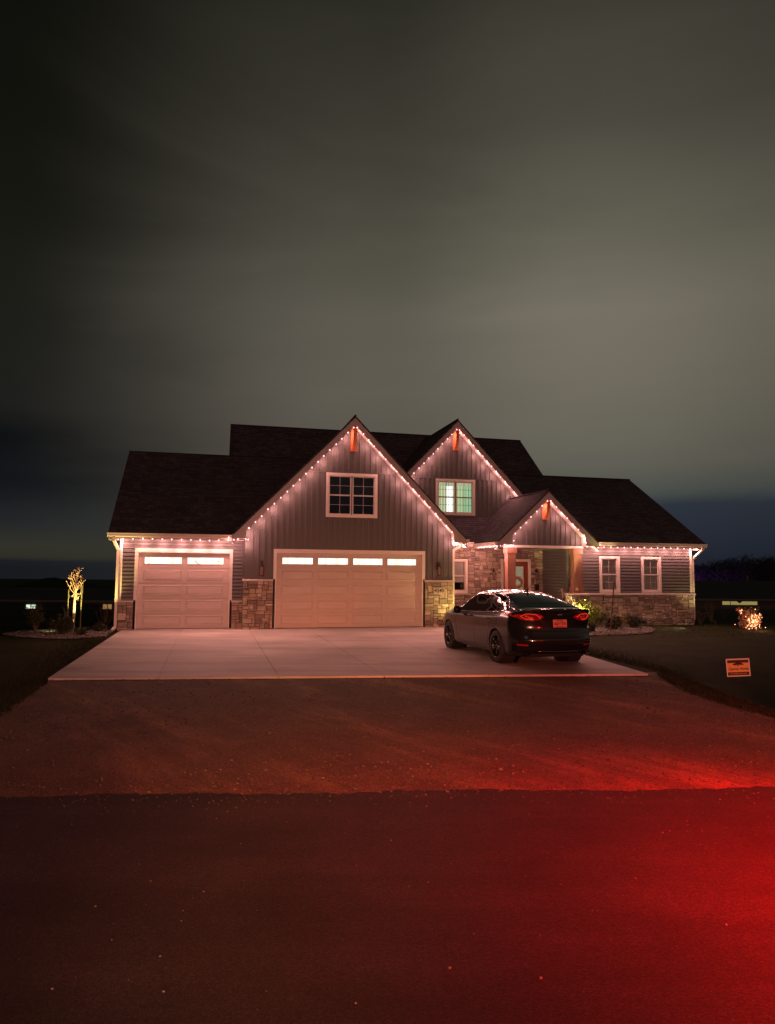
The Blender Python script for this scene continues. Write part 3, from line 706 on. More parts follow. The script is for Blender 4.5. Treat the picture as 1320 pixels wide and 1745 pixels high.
# ---- garage doors
def garage_door(F, a0, a1, z1, ncol, trim, rec=.10):
    # trim around opening
    tb = MB(); w_ = .10
    fbox(tb, F, a0-w_, a0, -.16, .035, trim, z1+w_); fbox(tb, F, a1, a1+w_, -.16, .035, trim, z1+w_); fbox(tb, F, a0-w_, a1+w_, -.16, .038, z1+.002, z1+w_+.03)
    fbox(tb, F, a0-.035, a0, -.16, .02, 0.055, trim-.002); fbox(tb, F, a1, a1+.035, -.16, .02, 0.055, trim-.002)
    d = MB(); nrow = 5; sh = (z1-.06)/nrow; pw = (a1-a0)
    back = -rec-.05
    for r in range(nrow):
        zb = .06+r*sh+.005; zt = .06+(r+1)*sh-.005
        # tongue-and-groove section, thicker lip at the bottom edge
        fbox(d, F, a0+.004, a1-.004, back, -rec, zb, zt)
        fbox(d, F, a0+.004, a1-.004, -rec, -rec+.010, zb, zb+.03)
    fbox(d, F, a0, a1, back-.02, back-.002, .05, z1)
    door = HP(d, 'garage_door', 'door'); HP(tb, 'door_trim', 'trim', door)
    mb = MB(); fbox(mb, F, a0+.01, a1-.01, back, -rec+.004, .052, .062); HP(mb, 'bottom_seal', 'dark', door)
    m_ = .10; cw = (pw-2*m_)/ncol
    for c in range(ncol):
        x0, x1 = a0+m_+c*cw+.07, a0+m_+(c+1)*cw-.07
        for r in range(nrow-1):
            zb = .06+r*sh+.10; zt = .06+(r+1)*sh-.075
            p = MB(); o = -rec
            # moulded ring: rises, falls, then the raised field
            def ring(i0, o0, i1, o1):
                A = [F(x0+i0, o0, zb+i0), F(x1-i0, o0, zb+i0), F(x1-i0, o0, zt-i0), F(x0+i0, o0, zt-i0)]
                B = [F(x0+i1, o1, zb+i1), F(x1-i1, o1, zb+i1), F(x1-i1, o1, zt-i1), F(x0+i1, o1, zt-i1)]
                for k in range(4): p.face([A[k], A[(k+1) % 4], B[(k+1) % 4], B[k]])
                return B
            ring(0, o+.001, .008, o+.016); ring(.008, o+.016, .016, o+.018); ring(.016, o+.018, .032, o+.003); B = ring(.032, o+.003, .05, o+.014); p.face(B)
            HP(p, 'raised_panel', 'door', door)
        zb, zt = z1-.35, z1-.145
        xa, xb = x0+.02, x1-.02
        fr = MB(); fw = .022
        for q in ((xa-fw, xb+fw, zb-fw, zb), (xa-fw, xb+fw, zt, zt+fw), (xa-fw, xa, zb, zt), (xb, xb+fw, zb, zt)): fbox(fr, F, q[0], q[1], -rec, -rec+.015, q[2], q[3])
        f_ = HP(fr, 'window_frame', 'door', door)
        gl = MB(); n = 14; rn = random.Random(c+ncol)
        for k in range(n):
            p0, p1 = xa+(xb-xa)*k/n, xa+(xb-xa)*(k+1)/n; s_ = rn.uniform(.72, 1.1)
            gl.face([F(p0, -rec+.004, zb), F(p1, -rec+.004, zb), F(p1, -rec+.004, zt), F(p0, -rec+.004, zt)], col=(s_, s_, s_*rn.uniform(.9, 1)))
        HP(gl, 'window_pane', 'garage_light', f_)
        if ncol == 2 and c == 1:     # dark tubes over the pane stand in for branch shadow marks
            tw = MB(); pts = [F(xa+.17+.25*t, -rec+.012, zt-.02-.19*math.sin(min(1, t*1.15)*math.pi*.5)) for t in [i/10 for i in range(11)]]
            tw.tube(pts, .006, 5); tw.tube([F(xa+.42, -rec+.012, zb+.03), F(xa+.75, -rec+.012, zb+.13), F(xb-.02, -rec+.012, zb+.05)], .005, 5); tw.tube([F(xb-.20, -rec+.012, zb+.01), F(xb-.12, -rec+.012, zb+.17)], .005, 5)
            HP(tw, 'branch_silhouette', 'dark', f_)
    return door
garage_door(F0, 1.03, 5.92, 2.47, 4, 1.63)
garage_door(FB, -3.24, -.45, 2.44, 2, .95)

# ---- windows
M['sash'] = mat('window_sash', (.66, .60, .53), .5)
M['sash_backlit'] = mat('window_sash_backlit', (.35, .24, .17), .5)  # darker copy for the lit window's rail: backlit shade put into colour
M['muntin'] = mat('window_grille', (.50, .46, .40), .5)
def window(F, a0, a1, z0, z1, units=2, lit=False, grid=(2, 2), blind=False, cell=.085, trimw=.09):
    t = MB(); o = .045
    for q in ((a0, a1, z1-trimw, z1), (a0, a1, z0, z0+trimw), (a0, a0+trimw, z0+trimw, z1-trimw), (a1-trimw, a1, z0+trimw, z1-trimw)): fbox(t, F, q[0], q[1], -.07, o, q[2], q[3])
    win = HP(t, 'window', 'trim')
    ia0, ia1, iz0, iz1 = a0+trimw, a1-trimw, z0+trimw, z1-trimw
    uw = (ia1-ia0)/units
    for n in range(units):
        x0, x1 = ia0+n*uw+(.018 if n else 0), ia0+(n+1)*uw-(.018 if n < units-1 else 0)
        zm = (iz0+iz1)/2
        s = MB(); sw = .035
        for q in ((x0, x1, iz1-sw, iz1), (x0, x1, iz0, iz0+sw), (x0, x0+sw, iz0+sw, iz1-sw), (x1-sw, x1, iz0+sw, iz1-sw)): fbox(s, F, q[0], q[1], -.06, .018, q[2], q[3])
        mt = MB(); fbox(mt, F, x0+sw, x1-sw, -.05, .010, zm-.022, zm+.022)
        sash = HP(s, 'sash', 'sash', win); HP(mt, 'meeting_rail', 'sash_backlit' if lit else 'sash', sash)
        g = MB(); fbox(g, F, x0+sw, x1-sw, -.034, -.030, iz0+sw, iz1-sw)
        HP(g, 'pane', M['pane_clear'] if (lit or blind) else M['glass_dark'], sash)
        gr = MB()
        for k in range(1, grid[0]):
            x = x0+sw+(x1-x0-2*sw)*k/grid[0]; fbox(gr, F, x-.007, x+.007, -.029, -.022, iz0+sw, zm-.022); fbox(gr, F, x-.007, x+.007, -.029, -.022, zm+.022, iz1-sw)
        for za, zb in ((iz0+sw, zm-.022), (zm+.022, iz1-sw)):
            for k in range(1, grid[1]):
                z = za+(zb-za)*k/grid[1]; fbox(gr, F, x0+sw, x1-sw, -.0285, -.0215, z-.006, z+.006)
        if grid[0] > 1: HP(gr, 'grille', 'dark' if lit else 'muntin', sash)  # lit window gets a dark grille, its backlit silhouette put into colour
        rm = MB()   # dark room box behind
        fbox(rm, F, x0+sw, x1-sw, -.105, -.10, iz0+sw, iz1-sw)
        if not lit: HP(rm, 'room_back', 'glass_dark', sash)
        if blind:
            b = MB(); z = iz1-sw-.01; k = 0
            while z > iz0+sw+(0.30 if blind == 2 else .02):
                b.hexa([F(x0+sw+.01, -.066, z-.024), F(x1-sw-.01, -.066, z-.024), F(x1-sw-.01, -.063, z-.024), F(x0+sw+.01, -.063, z-.024), F(x0+sw+.01, -.078, z-.002), F(x1-sw-.01, -.078, z-.002), F(x1-sw-.01, -.075, z), F(x0+sw+.01, -.075, z)])
                z -= .026
            HP(b, 'blind', 'blind', sash)
        if lit:
            cu = MB(); nn = 60; rn = random.Random(4+n)
            for k in range(nn):
                f0, f1 = k/nn, (k+1)/nn
                p0, p1 = x0+sw+(x1-x0-2*sw)*f0, x0+sw+(x1-x0-2*sw)*f1
                yy = lambda f: -.085+.012*math.sin(f*34+n)+.006*math.sin(f*71)
                fold = .80+.20*math.sin(f0*34+n+.8)+.08*math.sin(f0*71)
                open_ = (n == 0 and .52 < f0 < .93)
                for (za, zb, kk) in ((iz0+sw, zm, .92), (zm, iz1-sw-.14, 1.0), (iz1-sw-.14, iz1-sw, .8)):
                    c = (1.9, 1.85, 1.75) if open_ and za < iz1-sw-.141 else (.76*fold*kk, .93*fold*kk, .49*fold*kk)
                    if n == 1: c = (c[0]*(1.12-.5*f0), c[1]*(1.0-.08*f0), c[2]*(1.0))
                    if n == 0 and not open_: c = (c[0]*1.15, c[1], c[2]*1.05)
                    if n == 0 and .44 < f0 <= .52: c = (c[0]*1.4, c[1]*1.1, c[2]*1.1)
                    if za > iz1-sw-.15 and zb > iz1-sw-.01: c = (.62, .60, .38)
                    cu.face([F(p0, yy(f0), za), F(p1, yy(f1), za), F(p1, yy(f1), zb), F(p0, yy(f0), zb)], col=c)
            HP(cu, 'curtain', 'curtain', sash)
    return win
def pane_clear():
    m = bpy.data.materials.new('clear_pane'); m.use_nodes = True; t = NT(m.node_tree)
    a = t.n('ShaderNodeBsdfTransparent', {'Color': (.9, .92, .92, 1)}); b = t.n('ShaderNodeBsdfGlossy', {'Color': (1, 1, 1, 1), 'Roughness': .03})
    f = t.n('ShaderNodeFresnel', {'IOR': 1.5}); s = t.n('ShaderNodeMixShader', {0: f.outputs[0], 1: a.outputs[0], 2: b.outputs[0]})
    t.n('ShaderNodeOutputMaterial', {'Surface': s.outputs[0]}); return m
M['pane_clear'] = pane_clear()
M['curtain'] = emis('lit_curtain', (1, 1, 1), .92, attr=True)  # room light and fold shade put into the curtain's own glow
window(F0, *win0, units=2)
window(FG, *winG, units=2, lit=True)
window(FD, *winD, units=1, blind=2, grid=(1, 1), trimw=.08)
window(FB, *w1, units=1, blind=1, grid=(2, 2)); window(FB, *w2, units=1, blind=1, grid=(2, 2))
mb = MB(); fbox(mb, FD, 7.2, 8.5, -.02, .09, 1.05, 1.12); HP(mb, 'window_sill', 'cap')

# ---- front door
t_ = MB(); F = FD
for q in ((9.75, 9.85, .17, 2.42), (10.88, 10.98, .17, 2.42), (9.85, 10.88, 2.32, 2.42)): fbox(t_, F, q[0], q[1], -.06, .05, q[2], q[3])
fdoor = HP(t_, 'door_trim', 'trim')
d = MB()
for q in ((9.85, 10.12, .19, 2.32), (10.70, 10.88, .19, 2.32), (10.12, 10.70, 2.14, 2.32), (10.12, 10.70, .19, .62)): fbox(d, F, q[0], q[1], -.05, .0, q[2], q[3])
dd = HP(d, 'front_door', 'fdoor')
M['door_glass_lit'] = emis('door_glass_glow', (.42, .36, .22), .55)
g = MB(); fbox(g, F, 10.12, 10.70, -.035, -.025, .62, 2.14); HP(g, 'door_glass', 'door_glass_lit', dd)
g = MB(); fbox(g, F, 10.13, 10.17, -.024, .004, .64, 2.12); fbox(g, F, 10.63, 10.67, -.024, .004, .64, 2.12); fbox(g, F, 10.17, 10.63, -.024, .003, 1.40, 1.425); HP(g, 'glass_caming', 'trim', dd)
g = MB(); g.tube([F(10.78, .0, 1.05), F(10.78, .05, 1.05), F(10.78, .05, 1.25), F(10.78, 0, 1.25)], .012, 6); HP(g, 'handle', 'dark', dd)
# mailbox on the stone beside the door
g = MB(); fbox(g, F, 11.13, 11.28, .05, .13, 1.22, 1.42); g.hexa([F(11.12, .05, 1.42), F(11.29, .05, 1.42), F(11.29, .15, 1.42), F(11.12, .15, 1.42), F(11.12, .05, 1.46), F(11.29, .05, 1.46), F(11.29, .11, 1.44), F(11.12, .11, 1.44)]); HP(g, 'mailbox', 'dark')

# ---- porch columns
def column(u0, u1, v0, v1, zb, zt):
    g = MB(); c = .035
    g.box(u0, u1, v0, v1, zb+.22, zt-.2)
    col = HP(g, 'porch_column', 'cedar')
    g = MB(); g.box(u0-c, u1+c, v0-c, v1+c, zb, zb+.22); g.box(u0-c-.02, u1+c+.02, v0-c-.02, v1+c+.02, zb, zb+.03); HP(g, 'column_base', 'cedar', col)
    g = MB(); g.box(u0-c, u1+c, v0-c, v1+c, zt-.2, zt); HP(g, 'column_capital', 'cedar', col)
column(9.0, 9.30, -.11, .17, .17, 2.775)
column(11.53, 11.84, -.13, .15, 1.19, 2.775)
stone(Fr((11.40, -.2), (1, 0), (0, -1)), 0, .62, -.05, 1.12, seed=51); cap(Fr((11.40, -.2), (1, 0), (0, -1)), -.04, .66, 1.12, o=.06)
mb = MB(); mb.box(11.42, 12.0, -.19, .28, -.05, 1.12); HP(mb, 'mortar_backing', 'mortar'); mb = MB(); mb.box(11.37, 12.05, -.17, .2, 1.122, 1.188); HP(mb, 'stone_cap', 'cap')
stone(Fr((11.42, .28), (0, -1), (-1, 0)), 0, .48, -.05, 1.12, seed=52)

# ---- gable brackets
def brkt(u, v, zt, s=1.0):
    g = MB(); w_ = .075
    g.box(u-w_-.02, u+w_+.02, v-.05, v-.005, zt-.80*s, zt-.02)          # wall plate
    g.box(u-w_, u+w_, v-.30, v-.05, zt-.13, zt-.01)              # top arm
    P = []
    for k in range(9):                                            # curved brace
        a = k/8*math.pi/2; P.append((v-.05-.21*math.sin(a)**1.3, zt-.72*s+.60*s*(1-math.cos(a))))
    Q = [(p[0]-.055*1.0, p[1]-.01) for p in P]
    for (a, b, c, d) in zip(P, P[1:], Q[1:], Q):
        g.hexa([(u-w_*.8, a[0], a[1]), (u+w_*.8, a[0], a[1]), (u+w_*.8, d[0], d[1]), (u-w_*.8, d[0], d[1]), (u-w_*.8, b[0], b[1]), (u+w_*.8, b[0], b[1]), (u+w_*.8, c[0], c[1]), (u-w_*.8, c[0], c[1])])
    g.box(u-w_-.012, u+w_+.012, v-.10, v-.051, zt-.80*s, zt-.70*s)
    HP(g, 'gable_bracket', 'bracket')
brkt(3.5, -.02, 6.70); brkt(8.15, 2.98, 7.46); brkt(10.42, -.12, 4.46, .85)

# ---- wall lanterns
def lantern(F, a, z, m='dark', s=1.0):
    g = MB(); g.lathe([(0, 0), (.045*s, 0), (.045*s, .012), (0, .018)], 12, tuple(F(a, .02, z+.30*s)), 'y')
    g.tube([F(a, .03, z+.30*s), F(a, .08, z+.37*s), F(a, .12, z+.36*s), F(a, .13, z+.30*s)], .009*s, 6)
    c = F(a, .13, 0)
    g.lathe([(.0, z+.31*s), (.03*s, z+.30*s), (.052*s, z+.265*s), (.056*s, z+.255*s), (0, z+.25*s)], 6, (c.x, c.y, 0))
    g.lathe([(.0, z+.335*s), (.012*s, z+.32*s), (.012*s, z+.30*s), (0, z+.30*s)], 6, (c.x, c.y, 0))
    g.lathe([(.0, z), (.045*s, z+.002), (.048*s, z+.02*s), (0, z+.025*s)], 6, (c.x, c.y, 0))
    for k in range(6):
        an = k*math.pi/3; g.tube([(c.x+.044*s*math.cos(an), c.y+.044*s*math.sin(an), z+.015), (c.x+.05*s*math.cos(an), c.y+.05*s*math.sin(an), z+.26*s)], .005*s, 4)
    L = HP(g, 'wall_lantern', m)
    g = MB(); g.lathe([(.038*s, z+.03*s), (.043*s, z+.24*s)], 6, (c.x, c.y, 0)); HP(g, 'lantern_glass', 'lantern_glass', L)
    g = MB(); g.tube([(c.x, c.y, z+.03*s), (c.x, c.y, z+.13*s)], .012*s, 6); HP(g, 'candle', 'trim', L)
lantern(F0, .56, 1.72, s=1.25); lantern(F0, 6.50, 1.76, s=1.25); lantern(FD, 9.42, 1.62, s=1.2); lantern(FD, 11.2, 1.62, s=1.2)
mb = MB(); fbox(mb, F0, .50, .62, -.0, .028, 1.95, 2.22); HP(mb, 'lantern_plate', 'dark')
mb = MB(); fbox(mb, F0, 6.44, 6.56, -.0, .028, 1.99, 2.26); HP(mb, 'lantern_plate', 'dark')

# ---- text helper
def text(body, size, name, m, parent, loc, rot, depth=.004, shear=0, sx=1.0, bold=0.0):
    cu = bpy.data.curves.new(name, 'FONT'); cu.body = body; cu.size = size; cu.extrude = depth; cu.align_x = 'CENTER'; cu.align_y = 'CENTER'; cu.shear = shear; cu.offset = bold
    to = bpy.data.objects.new(name+'_src', cu); C.objects.link(to)
    bpy.context.view_layer.update()
    me = bpy.data.meshes.new_from_object(to.evaluated_get(bpy.context.evaluated_depsgraph_get()))
    bpy.data.objects.remove(to); bpy.data.curves.remove(cu)
    me.name = name; me.materials.clear(); me.materials.append(m)
    o = bpy.data.objects.new(name, me); C.objects.link(o); o.parent = parent; o.location = loc; o.rotation_euler = rot; o.scale = (sx, 1, 1); return o
# house number plaque
mb = MB(); fbox(mb, F0, 6.32, 6.71, .02, .062, 1.16, 1.37); plq = HP(mb, 'house_number_plaque', 'cap')
text('4240', .17, 'house_number', M['dark'], plq, (6.515, -.064, 1.265), (R(90), 0, 0), .003, bold=.003)

# ================================================================== string lights
def strand(label, paths, group='string lights along the eaves and gables', spacing=.28, power=7.5, beam=54, out=(0, .12, -.15)):
    t = thing('string_light', label, 'string light', O, TH, group)
    wi = MB(); nb = 0
    for P in paths:
        P = [Vector(p) for p in P]
        L = [0]
        for a, b in zip(P, P[1:]): L.append(L[-1]+(b-a).length)
        n = max(1, round(L[-1]/spacing)); pos = []
        for k in range(n+1):
            d = L[-1]*k/n
            for i in range(len(P)-1):
                if d <= L[i+1]+1e-6:
                    f = (d-L[i])/(L[i+1]-L[i]); pos.append(P[i].lerp(P[i+1], f)); break
        rn = random.Random(len(pos)*7+int(P[0].x*10)); wp = []
        for k, q in enumerate(pos):
            q = q+Vector((rn.gauss(0, .006), rn.gauss(0, .004), rn.gauss(0, .007)))
            wp.append(q+Vector((0, 0, .022)))
            if k < len(pos)-1: m_ = q.lerp(pos[k+1], .5); wp.append(m_+Vector((0, 0, .014)))
            b = MB(); r = .016
            b.lathe([(0, -.026), (r*.6, -.021), (r, -.006), (r*.9, .006), (r*.45, .017), (0, .018)], 7, tuple(q))
            b.build('bulb', M['bulb'], t)
            if k % 2 == 0 and power:
                L = lamp('bulb_light', (0, 0, 0), 'POINT', power, (1, .42, .39), size=.09); L.parent = t; L.location = q+Vector(out)
            elif power:
                L = lamp('bulb_light', (0, 0, 0), 'SPOT', beam, (1, .40, .335), aim=(0, -1, -.75), size=.09, spot=150, blend=1); L.parent = t; L.location = q+Vector((0, -.035, -.035))
    wi.tube(wp, .0035, 4)
    wi.build('wire', M['wire'], t)
    return t
strand('white bulb string under the eave above the single garage door', [[(-3.66, -.085, 2.845), (-.52, -.085, 2.845)], [(-.5, -.20, 2.93), (-.44, -.25, 2.87), (-.36, -.36, 2.86)]], power=12, out=(0, .14, -.12))
zr = lambda d: 7.05-d*1.026-.055-.19*1.433-.012
strand('white bulb string outlining the big gable over the double garage door',
       [[(.08, -.37, 2.885), (.11, -.37, zr(3.39))], [(.11, -.37, zr(3.39)), (3.44, -.37, zr(.06))], [(3.56, -.37, zr(.06)), (6.86, -.37, zr(3.36))], [(6.88, -.37, zr(3.36)-.2), (6.90, -.365, 2.90)], [(7.36, -.34, 2.85), (7.36, 1.7, 2.85)], [(-.22, -.37, 2.885), (.02, -.37, 2.885)]])
zr = lambda d: 7.82-d*1.035-.055-.19*1.44-.012
strand('white bulb string outlining the second-floor gable over the lit window', [[(6.0, 2.63, zr(2.15)), (8.09, 2.63, zr(.06))], [(8.21, 2.63, zr(.06)), (10.86, 2.63, zr(2.71))]], beam=9)
zr = lambda d: 4.80-d*.943-.055-.19*1.375-.012
strand('white bulb string outlining the small porch gable above the timber columns',
       [[(8.58, 1.6, 2.81), (8.58, -.44, 2.81)], [(8.75, -.45, 2.84), (9.06, -.45, 2.84)], [(9.07, -.47, zr(1.35)-.2), (9.07, -.47, zr(1.35)), (10.36, -.47, zr(.06))], [(10.48, -.47, zr(.06)), (11.80, -.47, zr(1.38)), (11.83, -.47, zr(1.38)-.2)], [(11.86, -.46, 2.85), (12.3, -.45, 2.82)]])
strand('white bulb string under the eave of the wing with two windows', [[(12.38, -.3, 2.84), (12.42, -.085, 2.845), (16.62, -.085, 2.845)]], power=12, out=(0, .14, -.12))
#MORE

# ================================================================== the parked sedan
M['paint'] = mat('dark_metallic_paint', (.010, .0095, .009), .18, metal=0, spec=.5, coat=.28)
M['tyre'] = mat('tyre_rubber', (.012, .012, .012), .75)
M['rim'] = mat('dark_alloy', (.06, .058, .056), .3, metal=.9)
M['car_glass'] = mat('tinted_car_glass', (.003, .003, .004), .05, spec=.28)
M['chrome'] = mat('chrome_trim', (.55, .52, .5), .12, metal=1.0)
M['blackplastic'] = mat('black_plastic', (.006, .006, .006), .4, spec=.15)
M['seam'] = mat('panel_gap', (.002, .002, .002), .9)
def lamp_mat():
    m = bpy.data.materials.new('tail_light_lens'); m.use_nodes = True; t = NT(m.node_tree)
    co = t.n('ShaderNodeTexCoord').outputs['Object']
    v = t.n('ShaderNodeTexVoronoi', {'Vector': t.mapping(co, (10, 30, 22)), 'Scale': 1.0}).outputs['Distance']
    k = t.ramp(v, [(.08, (1.6, .25, .14, 1)), (.25, (.8, .02, .01, 1)), (.5, (.28, .003, .002, 1)), (.9, (.08, .001, .001, 1))])
    p = t.n('ShaderNodeBsdfPrincipled', {'Base Color': (.10, .003, .003, 1), 'Roughness': .12, 'Coat Weight': 1.0, 'Emission Color': k, 'Emission Strength': .42})
    t.n('ShaderNodeOutputMaterial', {'Surface': p.outputs[0]}); return m
M['tail'] = lamp_mat(); M['guide'] = emis('tail_light_guide', (1, .05, .03), .9)
M['reflector'] = mat('red_reflector', (.25, .006, .006), .2, emit=(1, .02, .02), es=.04)  # faint emission stands in for light thrown back
def cr(keys, x):
    n = len(keys)
    if x <= keys[0][0]: return keys[0][1]
    if x >= keys[-1][0]: return keys[-1][1]
    for i in range(n-1):
        if keys[i][0] <= x <= keys[i+1][0]: break
    x0, y0 = keys[i]; x1, y1 = keys[i+1]; h = x1-x0; t = (x-x0)/h
    def sl(j):
        if j <= 0: return (keys[1][1]-keys[0][1])/(keys[1][0]-keys[0][0])
        if j >= n-1: return (keys[-1][1]-keys[-2][1])/(keys[-1][0]-keys[-2][0])
        a = (keys[j][1]-keys[j-1][1])/(keys[j][0]-keys[j-1][0]); b = (keys[j+1][1]-keys[j][1])/(keys[j+1][0]-keys[j][0])
        return 0 if a*b < 0 else 2*a*b/(a+b+1e-12)
    m0, m1 = sl(i)*h, sl(i+1)*h
    return (2*t**3-3*t*t+1)*y0+(t**3-2*t*t+t)*m0+(-2*t**3+3*t*t)*y1+(t**3-t*t)*m1
TOP = [(-1.08, 1.135), (-.98, 1.125), (-.78, 1.13), (-.62, 1.16), (-.3, 1.265), (.1, 1.375), (.5, 1.44), (.95, 1.472), (1.4, 1.468), (1.75, 1.425), (2.2, 1.24), (2.65, 1.03), (2.9, .975), (3.3, .90), (3.62, .80), (3.79, .62)]
BELT = [(-1.08, 1.08), (-.8, 1.075), (-.4, 1.07), (0, 1.035), (1, .975), (2, .94), (2.6, .915), (3.2, .85), (3.6, .75), (3.79, .58)]
WID = [(-1.08, .80), (-.9, .855), (-.5, .90), (0, .922), (.8, .915), (1.6, .915), (2.6, .92), (3.1, .90), (3.5, .82), (3.79, .62)]
CAB = [(-1.08, 0), (-.8, 0), (-.62, .12), (-.3, .55), (.15, .95), (.6, 1), (1.7, 1), (2.1, .72), (2.6, .15), (2.8, 0), (3.79, 0)]
RW = [(-1.08, .52), (-.3, .54), (.5, .575), (1.2, .59), (1.8, .60), (2.6, .62), (3.79, .5)]
BOT = [(-1.08, .27), (-.75, .235), (-.5, .19), (0, .17), (2.8, .17), (3.3, .19), (3.79, .24)]
def section(y):
    zt, be, w_, c, rw, zb = cr(TOP, y), cr(BELT, y), cr(WID, y), cr(CAB, y), cr(RW, y), cr(BOT, y)
    be = min(be, zt-.02)
    x8 = (w_-.17)*(1-c)+rw*c; z8 = zt-(.012*(1-c)+.085*c)
    x6, z6 = w_-.075, be
    P = [(0, zb), (w_-.16, zb), (w_-.045, zb+.05), (w_-.02, .40), (w_+.0, .62), (w_-.004, be-.17), (w_-.03, be-.05), (x6, z6)]
    xm, zm = (x6+x8)/2+.022*c, (z6+z8)/2
    P += [(xm, zm), (x8, z8), (x8*.62, zt-(.002*(1-c)+.022*c)), (0, zt)]
    # catmull subdivision with denser sampling
    out = []
    for i in range(len(P)-1):
        p0, p1, p2, p3 = P[max(i-1, 0)], P[i], P[i+1], P[min(i+2, len(P)-1)]
        if i == 0: p0 = P[0]
        tens = .35 if i in (0, 1, 6, 7) else .5
        for k in range(6):
            t = k/6
            q = []
            for a in (0, 1):
                m0, m1 = tens*(p2[a]-p0[a]), tens*(p3[a]-p1[a])
                q.append((2*t**3-3*t*t+1)*p1[a]+(t**3-2*t*t+t)*m0+(-2*t**3+3*t*t)*p2[a]+(t**3-t*t)*m1)
            out.append((max(0, q[0]), q[1]))
    out.append(P[-1]); return out
REAR = [(.20, .20), (.27, .14), (.33, .08), (.42, .055), (.485, .03), (.505, .0), (.55, .008), (.60, .03), (.63, .055), (.655, .05), (.70, .075), (.78, .095), (.90, .085), (1.0, .07), (1.07, .04), (1.11, .0), (1.14, .012)]
def rearY(x, z): return cr(REAR, z)+.30*(abs(x)/.86)**3.4*(1.0 if z < 1.05 else max(.7, 1-(z-1.05)*3))-.0
def car_body():
    L = 4.87; NS = 150; rows = []
    for i in range(NS+1):
        y = -1.08+L*(i/NS); s = section(y); fade = max(0, 1-(y+1.08)/.55)**1.3
        ff = max(0, (y-3.2)/.59)**2
        rows.append([(x, y+rearY(x, z)*fade-ff*.22*(x/.8)**2, z) for x, z in s])
    m_ = len(rows[0]); V = []; Fc = []
    idx = {}
    def vid(p):
        V.append(p); return len(V)-1
    grid = [[vid(p) for p in r] for r in rows]
    for i in range(NS):
        for j in range(m_-1): Fc.append((grid[i][j], grid[i+1][j], grid[i+1][j+1], grid[i][j+1]))
    K = 16
    r0 = rows[0]; face = []
    for j in range(m_):
        x, y, z = r0[j]; row = [grid[0][j]]
        for k in range(1, K+1):
            xx = x*(1-k/K); row.append(vid((xx, -1.08+rearY(xx, z), z)))
        face.append(row)
    for j in range(m_-1):
        for k in range(K): Fc.append((face[j][k], face[j+1][k], face[j+1][k+1], face[j][k+1]))
    c = vid((0, 3.79, .4))
    for j in range(m_-1): Fc.append((grid[NS][j], grid[NS][j+1], c))
    # wheel arches
    RA = .372
    arch = lambda p: next(((cy, .335) for cy in (0.0, 2.85) if abs(p[0]) > .5 and (p[1]-cy)**2+(p[2]-.335)**2 < RA*RA and p[2] < .9), None)
    ins = [arch(p) for p in V]
    keep = [f for f in Fc if not all(ins[i] for i in f)]
    for i, a in enumerate(ins):
        if a:
            dy, dz = V[i][1]-a[0], V[i][2]-a[1]; d = math.hypot(dy, dz) or 1; V[i] = (V[i][0], a[0]+dy/d*RA, a[1]+dz/d*RA)
    n = len(V); V2 = V+[(-p[0], p[1], p[2]) for p in V]; F2 = keep+[tuple(n+i for i in f[::-1]) for f in keep]
    me = bpy.data.meshes.new('body'); me.from_pydata(V2, [], F2)
    bm = bmesh.new(); bm.from_mesh(me); bmesh.ops.remove_doubles(bm, verts=bm.verts, dist=.0004); bmesh.ops.dissolve_degenerate(bm, dist=.0003, edges=bm.edges)
    bmesh.ops.recalc_face_normals(bm, faces=bm.faces); bm.to_mesh(me); bm.free()
    for p in me.polygons: p.use_smooth = True
    me.materials.append(M['paint']); return me
car = thing('sedan', 'dark grey four-door sedan parked with its rear to the road on the concrete driveway', 'car', HW(5.66, -9.25, .045), TH+R(1.2))
me = car_body(); body = bpy.data.objects.new('body', me); C.objects.link(body); body.parent = car
bvh = BVHTree.FromPolygons([v.co[:] for v in me.vertices], [p.vertices[:] for p in me.polygons])
def cast(o, d):
    h, n_, i, dd_ = bvh.ray_cast(Vector(o), Vector(d)); return (h, n_) if h else (None, None)
def inpoly(p, P):
    c = False; n = len(P)
    for i in range(n):
        a, b = P[i], P[i-1]
        if (a[1] > p[1]) != (b[1] > p[1]) and p[0] < (b[0]-a[0])*(p[1]-a[1])/(b[1]-a[1])+a[0]: c = not c
    return c
def smoothpoly(P, n=6):
    out = []; m_ = len(P)
    for i in range(m_):
        p0, p1, p2, p3 = P[i-1], P[i], P[(i+1) % m_], P[(i+2) % m_]
        for k in range(n):
            t = k/n; q = []
            for a in (0, 1):
                m0, m1 = .22*(p2[a]-p0[a]), .22*(p3[a]-p1[a])
                q.append((2*t**3-3*t*t+1)*p1[a]+(t**3-2*t*t+t)*m0+(-2*t**3+3*t*t)*p2[a]+(t**3-t*t)*m1)
            out.append(tuple(q))
    return out
def proj(q, view):
    if view == 'L': h, n_ = cast((-2, q[0], q[1]), (1, 0, 0))
    elif view == 'R': h, n_ = cast((2, q[0], q[1]), (-1, 0, 0))
    elif view == 'B': h, n_ = cast((q[0], -3, q[1]), (0, 1, 0))
    else: h, n_ = cast((q[0], q[1], 3), (0, 0, -1))
    return h, n_
def nrm(n_, view):
    ref = {'L': Vector((-1, 0, 0)), 'R': Vector((1, 0, 0)), 'B': Vector((0, -1, 0)), 'T': Vector((0, 0, 1))}[view]
    return n_ if n_.dot(ref) > 0 else -n_
